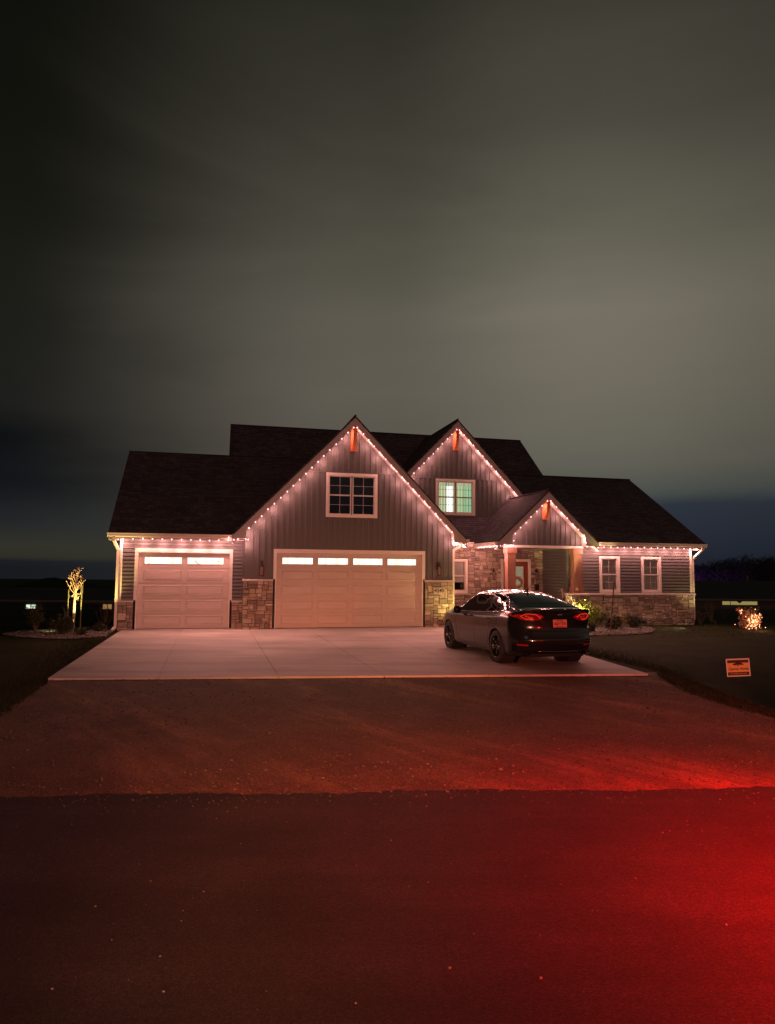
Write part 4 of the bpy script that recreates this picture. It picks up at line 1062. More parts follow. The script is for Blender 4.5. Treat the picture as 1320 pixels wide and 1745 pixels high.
def patch(P, view, name, m, parent, off=.004, step=.035, smooth=True):
    P = smoothpoly(P) if smooth else P
    bm = bmesh.new(); vs = [bm.verts.new((p[0], p[1], 0)) for p in P]; bm.faces.new(vs)
    x0, x1 = min(p[0] for p in P), max(p[0] for p in P); y0, y1 = min(p[1] for p in P), max(p[1] for p in P)
    x = x0+step
    while x < x1:
        bmesh.ops.bisect_plane(bm, geom=bm.verts[:]+bm.edges[:]+bm.faces[:], plane_co=(x, 0, 0), plane_no=(1, 0, 0)); x += step
    y = y0+step
    while y < y1:
        bmesh.ops.bisect_plane(bm, geom=bm.verts[:]+bm.edges[:]+bm.faces[:], plane_co=(0, y, 0), plane_no=(0, 1, 0)); y += step
    last = None
    for v in bm.verts:
        h, n_ = proj(v.co, view)
        if h is None:
            v.tag = True; continue
        v.co = h+nrm(n_, view)*off
    bmesh.ops.delete(bm, geom=[v for v in bm.verts if v.tag], context='VERTS')
    bmesh.ops.triangulate(bm, faces=bm.faces[:])
    bmesh.ops.recalc_face_normals(bm, faces=bm.faces)
    me = bpy.data.meshes.new(name); bm.to_mesh(me); bm.free()
    for p in me.polygons: p.use_smooth = True
    me.materials.append(m); o = bpy.data.objects.new(name, me); C.objects.link(o); o.parent = parent; return o
def line(P, view, name, m, parent, r=.004, off=.003, closed=False, n=6, dense=4):
    pts = []
    Q = P+[P[0]] if closed else P
    for a, b in zip(Q, Q[1:]):
        for k in range(dense):
            t = k/dense; h, n_ = proj((a[0]+(b[0]-a[0])*t, a[1]+(b[1]-a[1])*t), view)
            if h is not None: pts.append(h+nrm(n_, view)*off)
    if not closed:
        h, n_ = proj(Q[-1], view)
        if h is not None: pts.append(h+nrm(n_, view)*off)
    mb = MB(); mb.tube(pts, r, n, closed=closed); return mb.build(name, m, parent, True)
# side glass: front door, rear door, quarter
WF = [(2.28, .965), (2.12, 1.09), (1.85, 1.24), (1.55, 1.345), (1.12, 1.385), (1.10, 1.00)]
WR = [(1.04, 1.002), (1.06, 1.388), (.75, 1.388), (.40, 1.352), (.16, 1.30), (.17, 1.045)]
WQ = [(.11, 1.05), (.10, 1.285), (-.10, 1.215), (-.33, 1.125), (-.30, 1.095), (-.1, 1.07)]
DLO = smoothpoly([(2.33, .955), (2.12, 1.11), (1.85, 1.262), (1.5, 1.37), (1.0, 1.408), (.6, 1.392), (.2, 1.335), (-.12, 1.232), (-.38, 1.13), (-.34, 1.085), (0, 1.047), (1.1, .985)], 4)
for view in 'LR':
    patch(DLO, view, 'window_surround', M['blackplastic'], body, off=.006, smooth=False, step=.03)
    line(DLO, view, 'chrome_window_trim', M['chrome'], body, r=.007, off=.007, closed=True, dense=2)
    for P in (WF, WR, WQ): patch(P, view, 'side_window', M['car_glass'], body, off=.011, step=.03)
    dr = [(1.12, .955), (1.16, .75), (1.18, .40), (1.16, .28)]
    line(dr, view, 'door_seam', M['seam'], body, r=.003, off=-.0005)
    line([(2.30, .93), (2.34, .75), (2.30, .45), (2.22, .28)], view, 'door_seam', M['seam'], body, r=.003, off=-.0005)
    line([(.10, 1.03), (.16, .90), (.30, .76), (.40, .60), (.44, .45), (.47, .28)], view, 'door_seam', M['seam'], body, r=.003, off=-.0005)
    line([(1.16, .285), (.47, .285)], view, 'door_seam', M['seam'], body, r=.003, off=-.0005); line([(2.2, .285), (1.16, .285)], view, 'door_seam', M['seam'], body, r=.003, off=-.0005)
    line([(3.2, .83), (2.5, .885), (1.5, .90), (.6, .925), (0, .955), (-.6, .985)], view, 'body_crease', M['paint'], body, r=.006, off=-.0035)
    for y0 in (1.32, .34):
        a, n1_ = proj((y0, .885), view); b, _ = proj((y0+.2, .88), view); n1_ = nrm(n1_, view)
        mb = MB(); mb.tube([a, a+n1_*.035, b+n1_*.035, b], .011, 6); mb.build('door_handle', M['paint'], body, True)
# glass front and rear
patch([(-.61, -.56), (.61, -.56), (.60, -.40), (.545, -.05), (.50, .34), (.25, .40), (-.25, .40), (-.50, .34), (-.545, -.05), (-.60, -.40)], 'T', 'rear_window', M['car_glass'], body, off=.007)
patch([(-.62, 2.60), (0, 2.72), (.62, 2.60), (.55, 1.95), (.48, 1.76), (0, 1.80), (-.48, 1.76), (-.55, 1.95)], 'T', 'windshield', M['car_glass'], body, off=.004)
# tail lights, wrapping the corners
for s, view in ((-1, 'L'), (1, 'R')):
    TL = [(s*.33, .985), (s*.37, 1.03), (s*.52, 1.068), (s*.70, 1.072), (s*.81, 1.06), (s*.81, .975), (s*.70, .925), (s*.56, .912), (s*.42, .93)]
    o = patch(TL, 'B', 'tail_light', M['tail'], body, off=.006, step=.03)
    line([(s*.40, .985), (s*.50, 1.045), (s*.66, 1.05), (s*.74, 1.0), (s*.66, .945), (s*.52, .94)], 'B', 'light_guide', M['guide'], o, r=.006, off=.008, dense=5)
    SD = [(-.88, 1.06), (-.72, 1.05), (-.50, 1.03), (-.66, .985), (-.88, .955)]
    q = patch(SD, view, 'tail_light_wrap', M['tail'], o, off=.006, step=.03)
    patch([(s*.56, .425), (s*.56, .452), (s*.80, .458), (s*.80, .430)], 'B', 'rear_reflector', M['reflector'], body, off=.008, smooth=False)
    # exhaust tip
    mb = MB(); mb.lathe([(.042, 0), (.045, .01), (.045, .09), (.034, .09), (.034, .0), (.042, 0)], 14, (s*.60, -.93, .285), 'y'); mb.build('exhaust_tip', M['blackplastic'], body, True)
    # mirror
    mb = MB()
    g = [(0, .035), (.02, .075), (.07, .09), (.13, .085), (.17, .06), (.18, .0)]
    for ph in range(1):
        pts = [(s*(.90+d), 2.02+.02*math.sin(d*9), .985+.01*d) for d, r_ in g]; mb.tube(pts, [r_ for d, r_ in g], 12)
    mm = mb.build('side_mirror', M['blackplastic'], body, True); mm.scale = (1, .8, 1)
    mm.location = (0, .40, 0)
# rear trim: black lower valance, crease, lip, plate recess, trunk seams
patch([(-.84, .30), (-.86, .485), (-.5, .50), (0, .505), (.5, .50), (.86, .485), (.84, .30), (.5, .275), (-.5, .275)], 'B', 'lower_bumper', M['blackplastic'], body, off=.003, smooth=False)
line([(-.80, .50), (-.5, .522), (0, .528), (.5, .522), (.80, .50)], 'B', 'bumper_crease', M['paint'], body, r=.009, off=.002, dense=6)
line([(-.45, .325), (0, .318), (.45, .325)], 'B', 'diffuser_strip', M['chrome'], body, r=.006, off=.006, dense=6)
line([(-.72, .90), (-.66, .74), (-.60, .665), (-.3, .645), (0, .642), (.3, .645), (.60, .665), (.66, .74), (.72, .90)], 'B', 'trunk_seam', M['seam'], body, r=.004, off=-.0005, dense=4)
patch([(-.36, .96), (-.27, .975), (.27, .975), (.36, .96), (.40, .90), (.32, .80), (.22, .755), (-.22, .755), (-.32, .80), (-.40, .90)], 'B', 'plate_recess', mat('plate_recess_paint', (.016, .015, .014), .35, metal=.4, coat=.6), body, off=.002)
line([(-.36, .96), (-.27, .978), (.27, .978), (.36, .96)], 'B', 'recess_lip', M['paint'], body, r=.011, off=.003, dense=5)
mb = MB(); P = []
for k in range(25):
    x = -.76+1.52*k/24; P.append(Vector((x, -1.085+rearY(x, 1.1)*.92+.012, 1.138-.03*(abs(x)/.76)**3)))
mb.tube(P, .014, 8); mb.build('spoiler_lip', M['paint'], body, True)
# badge: plain oval
mb = MB(); mb.lathe([(0, -.012), (.028, -.010), (.034, 0), (.028, .004)], 20, (0, 0, 0), 'y'); bd = mb.build('badge', M['chrome'], body, True); bd.scale = (1.9, 1, .8); bd.location = (0, -1.048, 1.035)
# number plate
M['plate'] = mat('red_lit_plate', (.62, .17, .12), .45, emit=(1, .06, .03), es=.06)  # red lamp light returned by the plate is put into colour and glow
M['plate_ink'] = mat('plate_ink', (.10, .01, .008), .5)
mb = MB(); mb.box(-.152, .152, -.008, 0, -.076, .076); pl = mb.build('number_plate', M['plate'], body, loc=(0, -1.042, .865))
pl.rotation_euler = (R(-4), 0, 0)
text('ALP-9714', .078, 'plate_number', M['plate_ink'], pl, (0, -.010, -.006), (R(90), 0, 0), .0015, sx=.80, bold=.0022)
text('WISCONSIN', .026, 'plate_state', M['plate_ink'], pl, (0, -.010, .057), (R(90), 0, 0), .0015, bold=.0006)
text("AMERICA'S DAIRYLAND", .017, 'plate_motto', M['plate_ink'], pl, (0, -.010, -.062), (R(90), 0, 0), .0015, bold=.0004)
mb = MB(); 
for q in ((-.158, .158, .076, .082), (-.158, .158, -.082, -.076), (-.158, -.152, -.076, .076), (.152, .158, -.076, .076)): mb.box(q[0], q[1], -.012, .002, q[2], q[3])
mb.build('plate_frame', M['blackplastic'], pl)
# antenna fin
mb = MB(); mb.prism([(-.022, .34, 1.43), (-.022, .52, 1.445), (-.006, .36, 1.515), (-.006, .345, 1.51)], (.028, 0, 0)); mb.tube([(0, .36, 1.50), (.02, .22, 1.60)], .004, 6); mb.build('roof_antenna', M['blackplastic'], body)
# underside and wheel wells
mb = MB(); mb.box(-.62, .62, -.85, 3.5, .20, .30); mb.build('underbody', M['seam'], body)
for cy in (0, 2.85):
    for s in (-1, 1):
        mb = MB(); mb.lathe([(.37, 0), (.37, .28), (0, .28)], 28, (0, 0, 0), 'x'); o = mb.build('wheel_well', M['seam'], body); o.location = (s*.895, cy, .335)
        if s > 0: o.scale = (-1, 1, 1)
        ty = MB(); R_ = .335; ww = .225
        prof = [(.225, -ww/2), (.30, -ww/2-.004), (.322, -ww/2+.01), (.334, -ww/2+.035), (R_, 0), (.334, ww/2-.035), (.322, ww/2-.01), (.30, ww/2+.004), (.225, ww/2)]
        ty.lathe(prof, 40, (0, 0, 0), 'x'); wl = bpy.data.objects.new('wheel', None); C.objects.link(wl); wl.parent = body; wl.location = (s*.80, cy, .335); wl.rotation_euler = (R(17*(s+cy)), 0, 0)
        ty.build('tyre', M['tyre'], wl, True)
        ri = MB(); e = s*.10
        ri.lathe([(.228, -.1*s), (.232, e), (.222, e+s*.006), (.212, e), (.205, e-s*.05), (.2, -.08*s)], 40, (0, 0, 0), 'x')
        ri.lathe([(0, e-.004*s), (.035, e-.004*s), (.045, e-.015*s), (.055, e-.05*s)], 20, (0, 0, 0), 'x')
        for k in range(5):
            for dd2 in (-.13, .13):
                a = k*2*math.pi/5; a1, a2 = a+dd2*.8, a+dd2*1.25
                p0 = (e-.02*s, .045*math.cos(a1), .045*math.sin(a1)); p1 = (e-.012*s, .13*math.cos(a2), .13*math.sin(a2)); p2 = (e-.004*s, .215*math.cos(a2*1.0), .215*math.sin(a2*1.0))
                ri.tube([p0, p1, p2], [.016, .012, .011], 6)
        ri.build('rim', M['rim'], wl, True)
        br_ = MB(); br_.lathe([(0, 0), (.16, 0), (.16, .02), (0, .02)], 24, (e-.09*s, 0, 0), 'x'); br_.build('brake_disc', M['dark'], wl)

# ================================================================== wreath on the door
M['wreath'] = mat('dried_wreath', (.55, .22, .12), .8, attr=True)
mb = MB(); rn = random.Random(9)
for k in range(420):
    a = rn.random()*6.28; rr = .185+rn.gauss(0, .035); c = Vector((rr*math.cos(a), rn.uniform(-.05, .0), rr*math.sin(a))); d = Vector((rn.gauss(0, 1), rn.gauss(0, .5), rn.gauss(0, 1))).normalized(); e = d.cross(Vector((0, 1, .2))).normalized()
    g_ = rn.uniform(.4, 1.3); mb.face([c-e*.012, c+d*.03, c+e*.012, c-d*.03], col=(g_, g_*rn.uniform(.5, 1), g_*rn.uniform(.3, .8)))
mb.tube([(.185*math.cos(a/20*6.283), -.02, .185*math.sin(a/20*6.283)) for a in range(20)], .018, 6, closed=True, col=(.5, .4, .3))
o = mb.build('wreath', M['wreath']); o.location = HW(10.40, 2.245, 1.52); o.rotation_euler = (0, 0, TH); tag(o, 'autumn-coloured wreath hanging on the glass of the front door', 'wreath')

# ================================================================== planting beds, shrubs, tree
M['mulchrock'] = mat('landscape_rock', (1, 1, 1), .85, attr=True, noise=.15, nscale=30)
def bed(name, poly, label, seed, n, base):
    rn = random.Random(seed); P = [HW(*p) for p in poly]; mb = MB()
    mb.face([(p.x, p.y, .02) for p in P], col=base); Pp = [(p.x, p.y) for p in P]
    x0, x1 = min(p[0] for p in Pp), max(p[0] for p in Pp); y0, y1 = min(p[1] for p in Pp), max(p[1] for p in Pp); k = 0
    while k < n:
        x, y = rn.uniform(x0, x1), rn.uniform(y0, y1)
        if not inpoly((x, y), Pp): continue
        g_ = rn.uniform(.07, .25); ico(mb, (x, y, .03+rn.random()*.012), rn.uniform(.018, .042), .65, rn, (g_, g_*.86, g_*.74)); k += 1
    return tag(mb.build(name, M['mulchrock']), label, 'landscape rock', kind='stuff')
bed('rock_bed', [(-3.85, -1.75), (-4.6, -2.3), (-5.3, -2.1), (-6.2, -1.4), (-6.8, -.5), (-6.5, .3), (-5.6, .9), (-4.6, 1.8), (-3.85, 1.8)], 'bed of fist-sized landscape rock left of the single garage', 1, 2600, (.12, .1, .08))
bed('rock_bed', [(10.0, -3.6), (11.4, -3.5), (12.6, -3.0), (13.5, -2.0), (13.9, -1.0), (13.9, -.1), (11.2, -.1), (11.3, -.9), (10.3, -2.0), (8.8, -3.0), (8.9, -3.5)], 'bed of reddish landscape rock below the stone base of the wing', 2, 2600, (.12, .09, .07))
def foliage_mat(name, c, rough=.6):
    return mat(name, c, rough, attr=True, spec=.2)
M['leaf_dark'] = foliage_mat('shrub_leaves', (.045, .055, .026)); M['leaf_green'] = foliage_mat('green_shrub_leaves', (.22, .26, .07)); M['leaf_gold'] = foliage_mat('golden_shrub_leaves', (.36, .25, .06))
M['stem'] = mat('shrub_stems', (.15, .10, .06), .85)
M['bark'] = mat('bark', (.5, .42, .28), .85, noise=.3, nscale=30, bump=.6, bscale=60)
def leaf(mb, c, s, rn, g, up=.3):
    d = Vector((rn.gauss(0, 1), rn.gauss(0, 1), rn.gauss(up, .7))).normalized(); e = d.cross(Vector((rn.gauss(0, 1), rn.gauss(0, 1), rn.gauss(0, 1)))).normalized()
    mb.face([c, c+d*s*.5+e*s*.26, c+d*s, c+d*s*.5-e*s*.26], col=(g*rn.uniform(.85, 1.2), g, g*rn.uniform(.7, 1.1)))
def shrub(label, u, v, w_, h, m, seed, n=900, ls=.05, group=None, cat='shrub', stems=9, name='shrub', z=.02):
    rn = random.Random(seed); t = thing(name, label, cat, HW(u, v, z), TH, group)
    st = MB(); tips = []
    for k in range(stems):
        a = rn.random()*6.28; r1 = w_*rn.uniform(.2, 1)*.5; top = Vector((r1*math.cos(a), r1*math.sin(a)*.8, h*rn.uniform(.55, .92)))
        st.tube([(0, 0, 0), top*.5+Vector((rn.gauss(0, .02), rn.gauss(0, .02), .03)), top], [.009, .006, .003], 5); tips.append(top)
        for q in range(3):
            b = top*rn.uniform(.4, .9); e = b+Vector((rn.gauss(0, .12)*w_, rn.gauss(0, .12)*w_, rn.uniform(.05, .2)*h)); st.tube([b, e], [.004, .002], 4); tips.append(e)
    st.build('stems', M['stem'], t)
    lf = MB(); cl = [(rn.choice(tips)*rn.uniform(.55, 1), rn.uniform(.12, .24)*(w_+h)*.5, rn.uniform(.6, 1.35)) for _ in range(stems*5)]
    for k in range(int(n*2.2)):
        c, r, g = rn.choice(cl); p = c+Vector((rn.gauss(0, r*.55), rn.gauss(0, r*.55), rn.gauss(0, r*.45)))
        if p.z < .02: p.z = abs(p.z)+.02
        leaf(lf, p, ls*1.15*rn.uniform(.6, 1.3), rn, g*rn.uniform(.75, 1.2))
    lf.build('foliage', m, t); return t
G1 = 'shrubs in the bed beside the wing'; G2 = 'shrubs in the left rock bed'
shrub('leafy shrub lit from below, tallest in the bed at the column base', 11.55, -.75, 1.15, .98, M['leaf_green'], 1, 2600, .06, G1, stems=14)
shrub('low golden shrub against the stone base of the wing', 12.75, -.75, .75, .42, M['leaf_gold'], 2, 1200, .045, G1)
shrub('dark wispy shrub behind the golden shrub, against the stone', 12.35, -.32, .7, .62, M['leaf_dark'], 3, 600, .045, G1)
shrub('low dark spreading shrub in front of the golden shrub, left one', 12.05, -1.7, .75, .42, M['leaf_dark'], 4, 1300, .05, G1)
shrub('low dark spreading shrub at the right end of the rock bed', 13.25, -1.2, .95, .42, M['leaf_dark'], 5, 1500, .05, G1)
shrub('small dark round shrub at the foot of the marker stake', 10.75, -2.6, .5, .35, M['leaf_dark'], 6, 800, .045, G1)
shrub('round clipped dark shrub just left of the young tree', -5.15, -.85, .72, .52, M['leaf_dark'], 7, 2600, .045, G2, stems=12)
shrub('upright bare-looking shrub farthest left in the rock bed', -5.95, -.4, .6, .85, M['leaf_dark'], 8, 500, .045, G2, stems=14)
shrub('small low tuft in front of the young tree', -4.55, -1.3, .35, .22, M['leaf_dark'], 10, 300, .05, G2)
shrub('small low tuft between the young tree and the downspout', -4.25, -.1, .5, .25, M['leaf_dark'], 11, 380, .06, G2)
def twiggy(label, u, v, h, seed, n, group=None, w_=.5, col=M['stem'], z=.02):
    rn = random.Random(seed); mb = MB()
    for k in range(n):
        a = rn.random()*6.28; r = rn.uniform(.1, .5)*w_; e = Vector((r*math.cos(a), r*math.sin(a), h*rn.uniform(.6, 1)))
        mb.tube([(rn.gauss(0, .03), rn.gauss(0, .03), 0), e*.5+Vector((rn.gauss(0, .02), 0, 0)), e], [.007, .005, .003], 5)
        for q in range(5): leaf(mb, e+Vector((rn.gauss(0, .04), rn.gauss(0, .04), rn.gauss(0, .05))), .05, rn, rn.uniform(.6, 1.3))
    o = mb.build('bare_shrub', col); o.location = HW(u, v, z); o.rotation_euler = (0, 0, TH); tag(o, label, 'bare shrub', group)
    return o
twiggy('bare hydrangea-like shrub with dry heads left of the downspout', -4.2, .9, .85, 3, 14, w_=.9)
twiggy('thin dry plant behind the clipped shrub, left of the tree', -5.4, .8, .75, 4, 7, w_=.4)
for k, (u, v, h, lb) in enumerate(((17.2, .6, .5, 'dry perennial clump beside the right end wall of the house'), (18.4, 1.5, .9, 'dry bare bush halfway between the house and the glowing shrub'), (19.6, 2.2, .6, 'low dry bush directly left of the glowing shrub'))):
    twiggy(lb, u, v, h, 20+k, 14, 'dry bushes on the right lawn', w_=.7, z=0)
# young tree
tr = thing('young_tree', 'young staked tree with knobbly pruned branches, lit warm from below', 'tree', HW(-4.92, -.44, .02), TH)
rn = random.Random(12); tk = MB(); tp = MB()
tk.tube([(0, 0, 0), (.005, 0, .5), (.015, 0, 1.0), (.03, .01, 1.3), (.045, .0, 1.6)], [.044, .038, .033, .026, .014], 10); tk.build('trunk', M['bark'], tr, True)
M['twig'] = mat('pale_twigs', (.62, .47, .25), .8, noise=.2, nscale=40)
for (z0, dx, dz, cv) in ((1.12, -.30, .40, 1), (1.15, -.22, .52, 1), (1.18, .17, .34, -1), (1.22, .26, .25, -1), (1.28, -.13, .42, 1), (1.34, .10, .42, -1), (1.42, .20, .20, -1), (1.5, -.10, .28, 1), (1.55, .12, .40, 1), (1.55, .04, .36, -1), (1.05, .10, .10, 1), (1.02, -.08, .08, 1), (.98, .1, .02, 1)):
    dx *= .78; a = Vector((.02, 0, z0)); e = Vector((dx, rn.uniform(-.15, .15), z0+dz)); m2 = a.lerp(e, .55)+Vector((0, 0, -.06*abs(dx)*3))
    tp.tube([a, m2, e], [.013, .009, .007], 6)
    ico(tp, tuple(e), .021, 1.1, rn)
    for q in range(4):
        b = m2.lerp(e, rn.random()); s_ = b+Vector((rn.gauss(0, .05), rn.gauss(0, .05), rn.uniform(.02, .1))); tp.tube([b, s_], [.008, .006], 5); ico(tp, tuple(s_), .017, 1, rn)
tp.build('crown', M['twig'], tr, False)
M['stake'] = mat('weathered_stake', (.13, .13, .05), .8, noise=.2)
for dx, lb in ((-.17, 'thin metal stake on the left of the young tree'), (.19, 'greenish stake on the right of the young tree')):
    mb = MB(); mb.tube([(0, 0, -.1), (0, 0, 1.28)], .016, 6); mb.tube([(-dx*.8, 0, 1.05), (0, 0, 1.1)], .008, 5)
    if dx > 0: mb.tube([(0, 0, 1.16), (0, 0, 1.42)], .038, 8)
    o = mb.build('tree_stake', M['stake']); o.location = HW(-4.92+dx, -.40, .02); o.rotation_euler = (0, 0, TH); tag(o, lb, 'stake', 'stakes of the young tree')
# driveway marker stakes
M['stake_brown'] = mat('rusty_stake', (.10, .03, .02), .7); M['stake_pale'] = mat('pale_wood_stake', (.5, .33, .2), .7)
mb = MB(); mb.tube([(0, 0, -.1), (.17, 0, 1.62)], .020, 8); o = mb.build('marker_stake', M['stake_brown']); o.location = HW(11.55, -2.4, 0); o.rotation_euler = (0, 0, TH); tag(o, 'tall dark leaning stake in the bed in front of the wing', 'marker stake')
t = thing('marker_stake', 'short leaning stake with a pale top, behind the car near the column', 'marker stake', HW(10.15, -2.0, 0), TH)
mb = MB(); mb.tube([(.12, 0, -.1), (-.03, 0, 1.12)], .022, 8); mb.build('rod', M['stake_brown'], t)
mb = MB(); mb.tube([(-.032, 0, 1.10), (-.075, 0, 1.38)], .034, 8); mb.build('pale_top', M['stake_pale'], t)

# landscape lights
M['lens_on'] = emis('landscape_lens', (1, .80, .35), .15)
def uplight(u, v, aim, energy, label, color=(1, .80, .30), spot=80, z=.06, blend=.9, size=.03):
    t = thing('landscape_light', label, 'landscape light', HW(u, v, z), 0, 'ground lights round the house')
    A = (HW(*aim)-HW(u, v, z)).normalized(); q = A.to_track_quat('Z', 'Y')
    mb = MB(); mb.lathe([(0, -.06), (.028, -.05), (.034, .02), (.038, .05), (.031, .05), (.028, .03), (0, .03)], 14)
    h = mb.build('housing', M['dark'], t); h.rotation_mode = 'QUATERNION'; h.rotation_quaternion = q; h.location = (0, 0, .10)
    mb = MB(); mb.lathe([(0, .035), (.027, .035)], 14); l = mb.build('lens', M['lens_on'], h)
    mb = MB(); mb.tube([(0, 0, -.1), (0, 0, .07)], .012, 6); mb.build('spike', M['dark'], t)
    lamp('spot_light', HW(u, v, z+.10)+A*.12, 'SPOT', energy, color, aim=HW(*aim), size=size, spot=spot, blend=blend)
uplight(7.25, -.75, (6.7, -.0, 1.3), 80, 'ground light aimed at the stone pier with the house number', spot=105, color=(1, .76, .24))
uplight(-4.02, -.30, (-3.85, .1, 2.6), 260, 'ground light below the left downspout', spot=60, color=(1, .74, .22))
uplight(-4.70, -1.0, (-4.92, -.44, 1.2), 420, 'ground light at the foot of the young tree', spot=55, color=(1, .70, .25))
uplight(10.95, -1.2, (11.45, -.70, .75), 1200, 'ground light in front of the tall leafy shrub by the column', spot=75, color=(1, .83, .30))
uplight(17.0, -.5, (16.5, .2, 1.6), 60, 'ground light at the right front corner of the house', spot=80, color=(1, .72, .34))
uplight(15.6, -.9, (13.2, -1.2, .05), 30, 'ground light shining along the lawn at the right end of the bed', spot=100, color=(.9, .85, .4))
uplight(-5.55, -.45, (-5.9, 1.5, .1), 12, 'small ground light behind the clipped round shrub', spot=90, color=(.75, .8, .3))
# low lantern beside the car
t = thing('path_light', 'small white boxy path light glowing beside the car and the tall shrub', 'path light', HW(10.95, -1.75, .02), TH)
mb = MB()
for x in (-.06, .06):
    for y in (-.06, .06): mb.box(x-.008, x+.008, y-.008, y+.008, 0, .34)
mb.box(-.085, .085, -.085, .085, .34, .37); mb.build('frame', M['trim'], t)
mb = MB(); mb.box(-.04, .04, -.04, .04, .02, .13); mb.build('glowing_core', emis('path_glow', (1, .78, .40), 4), t)
lamp('path_lamp', HW(10.95, -1.75, .26), 'POINT', 6, (1, .75, .35), size=.04)

# glowing decorated shrub far right
t = thing('lit_shrub', 'round shrub wrapped in glowing orange and white mini lights on the right lawn', 'lit shrub', Vector((12.6, 24.9, 0)), 0)
rn = random.Random(31); st = MB(); lf = MB()
for k in range(16):
    a = rn.random()*6.28; e = Vector((.36*math.cos(a)*rn.random(), .3*math.sin(a)*rn.random(), rn.uniform(.3, .66))); st.tube([(0, 0, 0), e], [.01, .004], 5)
st.build('stems', M['bark'], t)
for k in range(900):
    a = rn.random()*6.28; ph = rn.random()**.5; r = .36*ph*rn.uniform(.6, 1.1); z = abs(rn.gauss(.28, .17)); leaf(lf, Vector((r*math.cos(a), r*math.sin(a), z)), .07, rn, rn.uniform(.5, 1.2))
for (x, z) in ((-.34, .66), (-.30, .58)):
    for k in range(40): leaf(lf, Vector((x+rn.gauss(0, .04), 0, z+rn.gauss(0, .03))), .07, rn, 1)
lf.build('foliage', mat('lit_shrub_leaves', (.45, .25, .15), .6, attr=True), t)
gl = emis('mini_light', (1, .38, .17), 9)
for k in range(70):
    x = rn.gauss(.03, .17); z = max(.04, abs(rn.gauss(.27, .15))); mb = MB(); ico(mb, (x, -.30+abs(x)*.5+rn.uniform(-.06, .1), z), .012, 1, rn); mb.build('mini_light', gl, t)
for x, z in ((-.36, .64), (-.30, .67), (-.33, .55), (.50, .08)):
    mb = MB(); ico(mb, (x, -.1, z), .014, 1, rn); mb.build('mini_light', gl, t)
lamp('shrub_glow', Vector((12.75, 24.45, .32)), 'POINT', 14, (1, .5, .28), size=.12)

# ================================================================== yard sign
M['sign'] = mat('sign_face', (.85, .30, .08), .5, emit=(1, .12, .03), es=.16); M['sign_ink'] = mat('sign_ink', (.10, .008, .006), .6); M['sign_edge'] = mat('sign_border', (.95, .62, .52), .5, emit=(1, .25, .18), es=.10)  # face and border emit: retroreflected lamp light put into the materials
sx, sy = 7.02, 14.35; zb = gz(sx, sy)
t = thing('yard_sign', "orange builder's yard sign with a tree emblem standing in the right lawn", 'yard sign', (sx, sy, zb), R(-3)); t.scale = (.93, 1, .93)
sz = -.115-zb
mb = MB(); mb.box(-.245, .245, -.004, .004, sz, sz+.375); b_ = mb.build('sign_panel', M['sign'], t); b_.rotation_euler = (0, R(-3.2), 0)
def sp(name, q, m, o=.0055):
    mb = MB(); mb.box(q[0], q[1], -o-.001, -o+.001, sz+q[2], sz+q[3]); return mb.build(name, m, b_)
mb = MB()
for q in ((-.245, .245, .36, .375), (-.245, .245, 0, .015), (-.245, -.230, .015, .36), (.230, .245, .015, .36)): mb.box(q[0], q[1], -.0068, -.0042, sz+q[2], sz+q[3])
mb.build('border', M['sign_edge'], b_)
sp('header_band', (-.222, .222, .288, .345), M['sign_ink']); sp('footer_band', (-.222, .222, .024, .092), M['sign_ink'])
mb = MB()
for (x, z, rx, rz) in ((-.03, .262, .075, .020), (.04, .268, .06, .018), (-.07, .25, .04, .014), (.075, .252, .05, .012), (.0, .278, .05, .016)):
    mb.prism([(x+rx*math.cos(k/14*6.283), -.0045, sz+z+rz*math.sin(k/14*6.283)*(1+.2*math.sin(k*2.3))) for k in range(14)], (0, -.0016, 0))
mb.prism([(-.014, -.0046, sz+.215), (.012, -.0046, sz+.215), (.005, -.0046, sz+.262), (-.006, -.0046, sz+.262)], (0, -.0016, 0)); mb.build('tree_emblem', M['sign_ink'], b_)
text('Cypress Homes', .082, 'sign_name', M['sign_ink'], b_, (0, -.0062, sz+.160), (R(90), 0, 0), .0012, shear=.45, sx=.80, bold=.0012)
text('INCORPORATED', .034, 'sign_line', M['sign'], b_, (.0, -.0070, sz+.058), (R(90), 0, 0), .0012, sx=1.4)
mb = MB(); mb.tube([(-.13, .0, -.1), (-.13, 0, sz+.02)], .004, 5); mb.tube([(.13, .0, -.1), (.13, 0, sz+.02)], .004, 5); mb.tube([(-.13, 0, sz-.06), (.13, 0, sz-.06)], .004, 5); mb.build('wire_stand', M['dark'], t)

# ================================================================== neighbours, hills, woods
M['nwall'] = mat('neighbour_siding', (.13, .115, .10), .8, noise=.1); M['nroof'] = mat('neighbour_roof', (.035, .03, .03), .9); M['ntrim'] = mat('neighbour_trim', (.17, .16, .14), .6)
M['win_cool'] = emis('window_cool_light', (.86, 1.0, .74), .95); M['win_warm'] = emis('window_warm_light', (1, .55, .20), .30); M['win_porch'] = emis('porch_strip_light', (.95, .76, .26), .30)
def far_house(label, x0, x1, y, g, eave, ridge, dep, rz=0):
    t = thing('neighbour_house', label, 'house', (0, y, g), 0, 'neighbouring houses')
    H_, K = eave-g, ridge-g
    mb = MB(); mb.box(x0, x1, 0, dep, -1, H_); mb.build('wall', M['nwall'], t)
    mb = MB(); e = .5
    mb.prism([(x0-e, -e, H_), (x0-e, dep+e, H_), (x0-e, dep/2, K)], (x1-x0+2*e, 0, 0)); mb.build('roof', M['nroof'], t)
    mb = MB(); mb.box(x0-e, x1+e, -e-.1, -e-.02, H_-.12, H_+.04); mb.build('gutter', M['ntrim'], t)
    return t
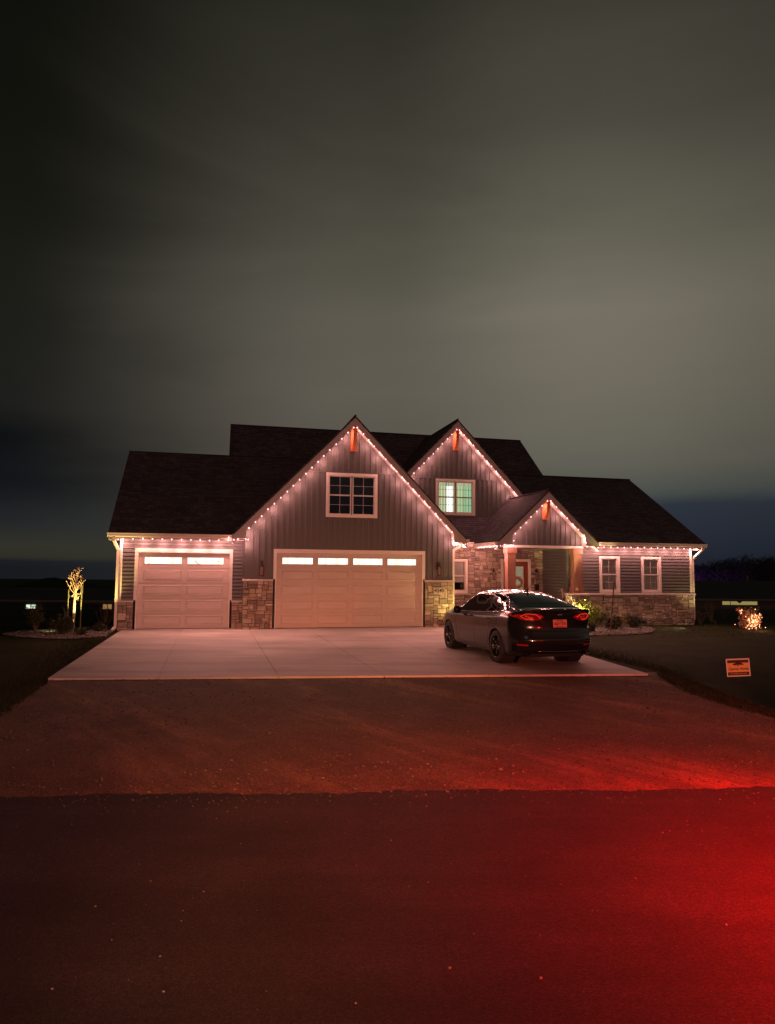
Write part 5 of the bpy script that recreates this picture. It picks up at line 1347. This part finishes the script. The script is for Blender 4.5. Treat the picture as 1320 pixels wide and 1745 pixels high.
# left neighbour
tl = far_house('long low dark house far left with one cool-lit and one warm-lit window', -46, -20.5, 60, -2.9, -.72, .2, 11)
def nwin(t, x, z, w_, h, m, y=-.03, n=2):
    for k in range(n):
        mb = MB(); a = x-w_/2+w_*k/n+.04; b = x-w_/2+w_*(k+1)/n-.04; mb.box(a, b, y-.02, y, z, z+h); mb.build('lit_window', m, t)
nwin(tl, -29.8, .98, .85, .82, M['win_cool']); nwin(tl, -23.4, 1.38, .8, .5, M['win_warm'])
mb = MB(); mb.box(-29.2, -29.05, -.06, -.02, 1.1, 1.4); mb.build('side_light', M['win_cool'], tl)
# right neighbour
tr2 = far_house('long dark-roofed house behind the lawn on the right with a lit strip window', 29, 62, 68, -2.9, -.45, 1.25, 12)
mb = MB(); mb.box(31.9, 35.2, -.04, -.02, 1.92, 2.24)
o = mb.build('lit_strip_window', M['win_porch'], tr2)
mb = MB(); mb.prism([(33.1, -.07, 2.35), (33.9, -.07, 2.35), (33.5, -.07, 2.05)], (0, -.03, 0)); mb.build('gable_trim', M['nwall'], tr2)
mb = MB(); mb.box(32.6, 32.66, -.06, -.03, 1.88, 2.28); mb.build('mullion', M['nwall'], tr2)
mb = MB(); mb.tube([(37.4, 6, 3.5), (37.4, 6, 4.7)], .09, 6); mb.build('vent_pipe', M['ntrim'], tr2)
# fence in front of the right neighbour
t = thing('board_fence', 'dark vertical-board fence in front of the neighbour house on the right', 'fence', (0, 58, gz(30, 58)), 0)
mb = MB(); x = 23
while x < 56: mb.box(x, x+.28, -.02, .02, 0, 1.5+.02*math.sin(x*7)); x += .33
mb.build('boards', mat('fence_boards', (.11, .075, .05), .85, noise=.3, nscale=2), t)
mb = MB(); mb.box(23, 56, .03, .09, .3, .4); mb.build('rail', M['nroof'], t); mb = MB(); mb.box(23, 56, .03, .09, 1.15, 1.25); mb.build('rail', M['nroof'], t)
# hills left
def ridge(name, y, xs_, hf, m, thick=60, base=-40):
    mb = MB(); n = 160
    for k in range(n):
        xa, xb = xs_[0]+(xs_[1]-xs_[0])*k/n, xs_[0]+(xs_[1]-xs_[0])*(k+1)/n
        for (ya, yb, ka, kb) in ((y-thick, y, -1, 1), (y, y+thick, 1, -1)):
            za = lambda x, s: hf(x) if s > 0 else base
            mb.face([(xa, ya, za(xa, ka)), (xb, ya, za(xb, ka)), (xb, yb, za(xb, kb)), (xa, yb, za(xa, kb))])
    return tag(mb.build(name, m, smooth=True), kind='structure')
M['hill'] = mat('dark_hills', (.03, .03, .025), .95)
ridge('hills', 420, (-420, 60), lambda x: -11.5+6.6*math.exp(-((x+200)/24)**2)+2.2*math.exp(-((x+150)/45)**2)+1.2*math.sin(x*.06)+.35*math.sin(x*.31)+.2*math.sin(x*.83), M['hill'])
# far woods right, bare trees as one mass of stems and crowns
M['wood'] = mat('bare_woods', (.045, .035, .027), .95)
mb = MB(); rn = random.Random(77)
def proftop(x):    # skyline height
    return 4.1+.7*math.sin(x*.11+.4)+.6*math.sin(x*.29)+(1.2 if x > 67 else 0)+rn.gauss(0, .2)
for k in range(1500):
    x = rn.uniform(30, 78); y = 95+rn.random()*26; crown = .75+.25*math.sin(x*1.7+y); h = (proftop(x*95/y)*(y/95)+3.4)*crown*.97; z0 = -3.2
    w_ = rn.uniform(.05, .11); lean = rn.gauss(0, .3)
    mb.face([(x-w_, y, z0), (x+w_, y, z0), (x+lean+.02, y, z0+h*.9), (x+lean-.02, y, z0+h*.9)])
    for q in range(26):
        f = rn.uniform(.35, .9); bx = x+lean*f; bz = z0+h*f; c = .04; rr = 1.9*math.sqrt(max(.05, 1-((f-.62)/.36)**2)); a = rn.uniform(-rr, rr); up = rn.uniform(.0, .35)*h*(1-f)+.25
        mb.face([(bx, y, bz-c), (bx, y, bz+c), (bx+a, y+rn.uniform(-.8, .8), bz+up)])
        for r_ in range(2):
            g_ = rn.uniform(.4, 1); px, pz = bx+a*g_, bz+up*g_
            mb.face([(px-.035, y, pz), (px+.035, y, pz), (px+rn.uniform(-.6, .6), y, pz+rn.uniform(.1, .7))])
tag(mb.build('woods', M['wood']), 'dense dark wood of bare trees behind the right-hand neighbour house', 'woods', kind='stuff')
lamp('woods_glow', (42.5, 93.5, -.3), 'POINT', 420, (.25, .07, 1), size=.5)
lamp('woods_glow', (36.5, 90, -1.0), 'POINT', 260, (1, .5, .15), size=.5)
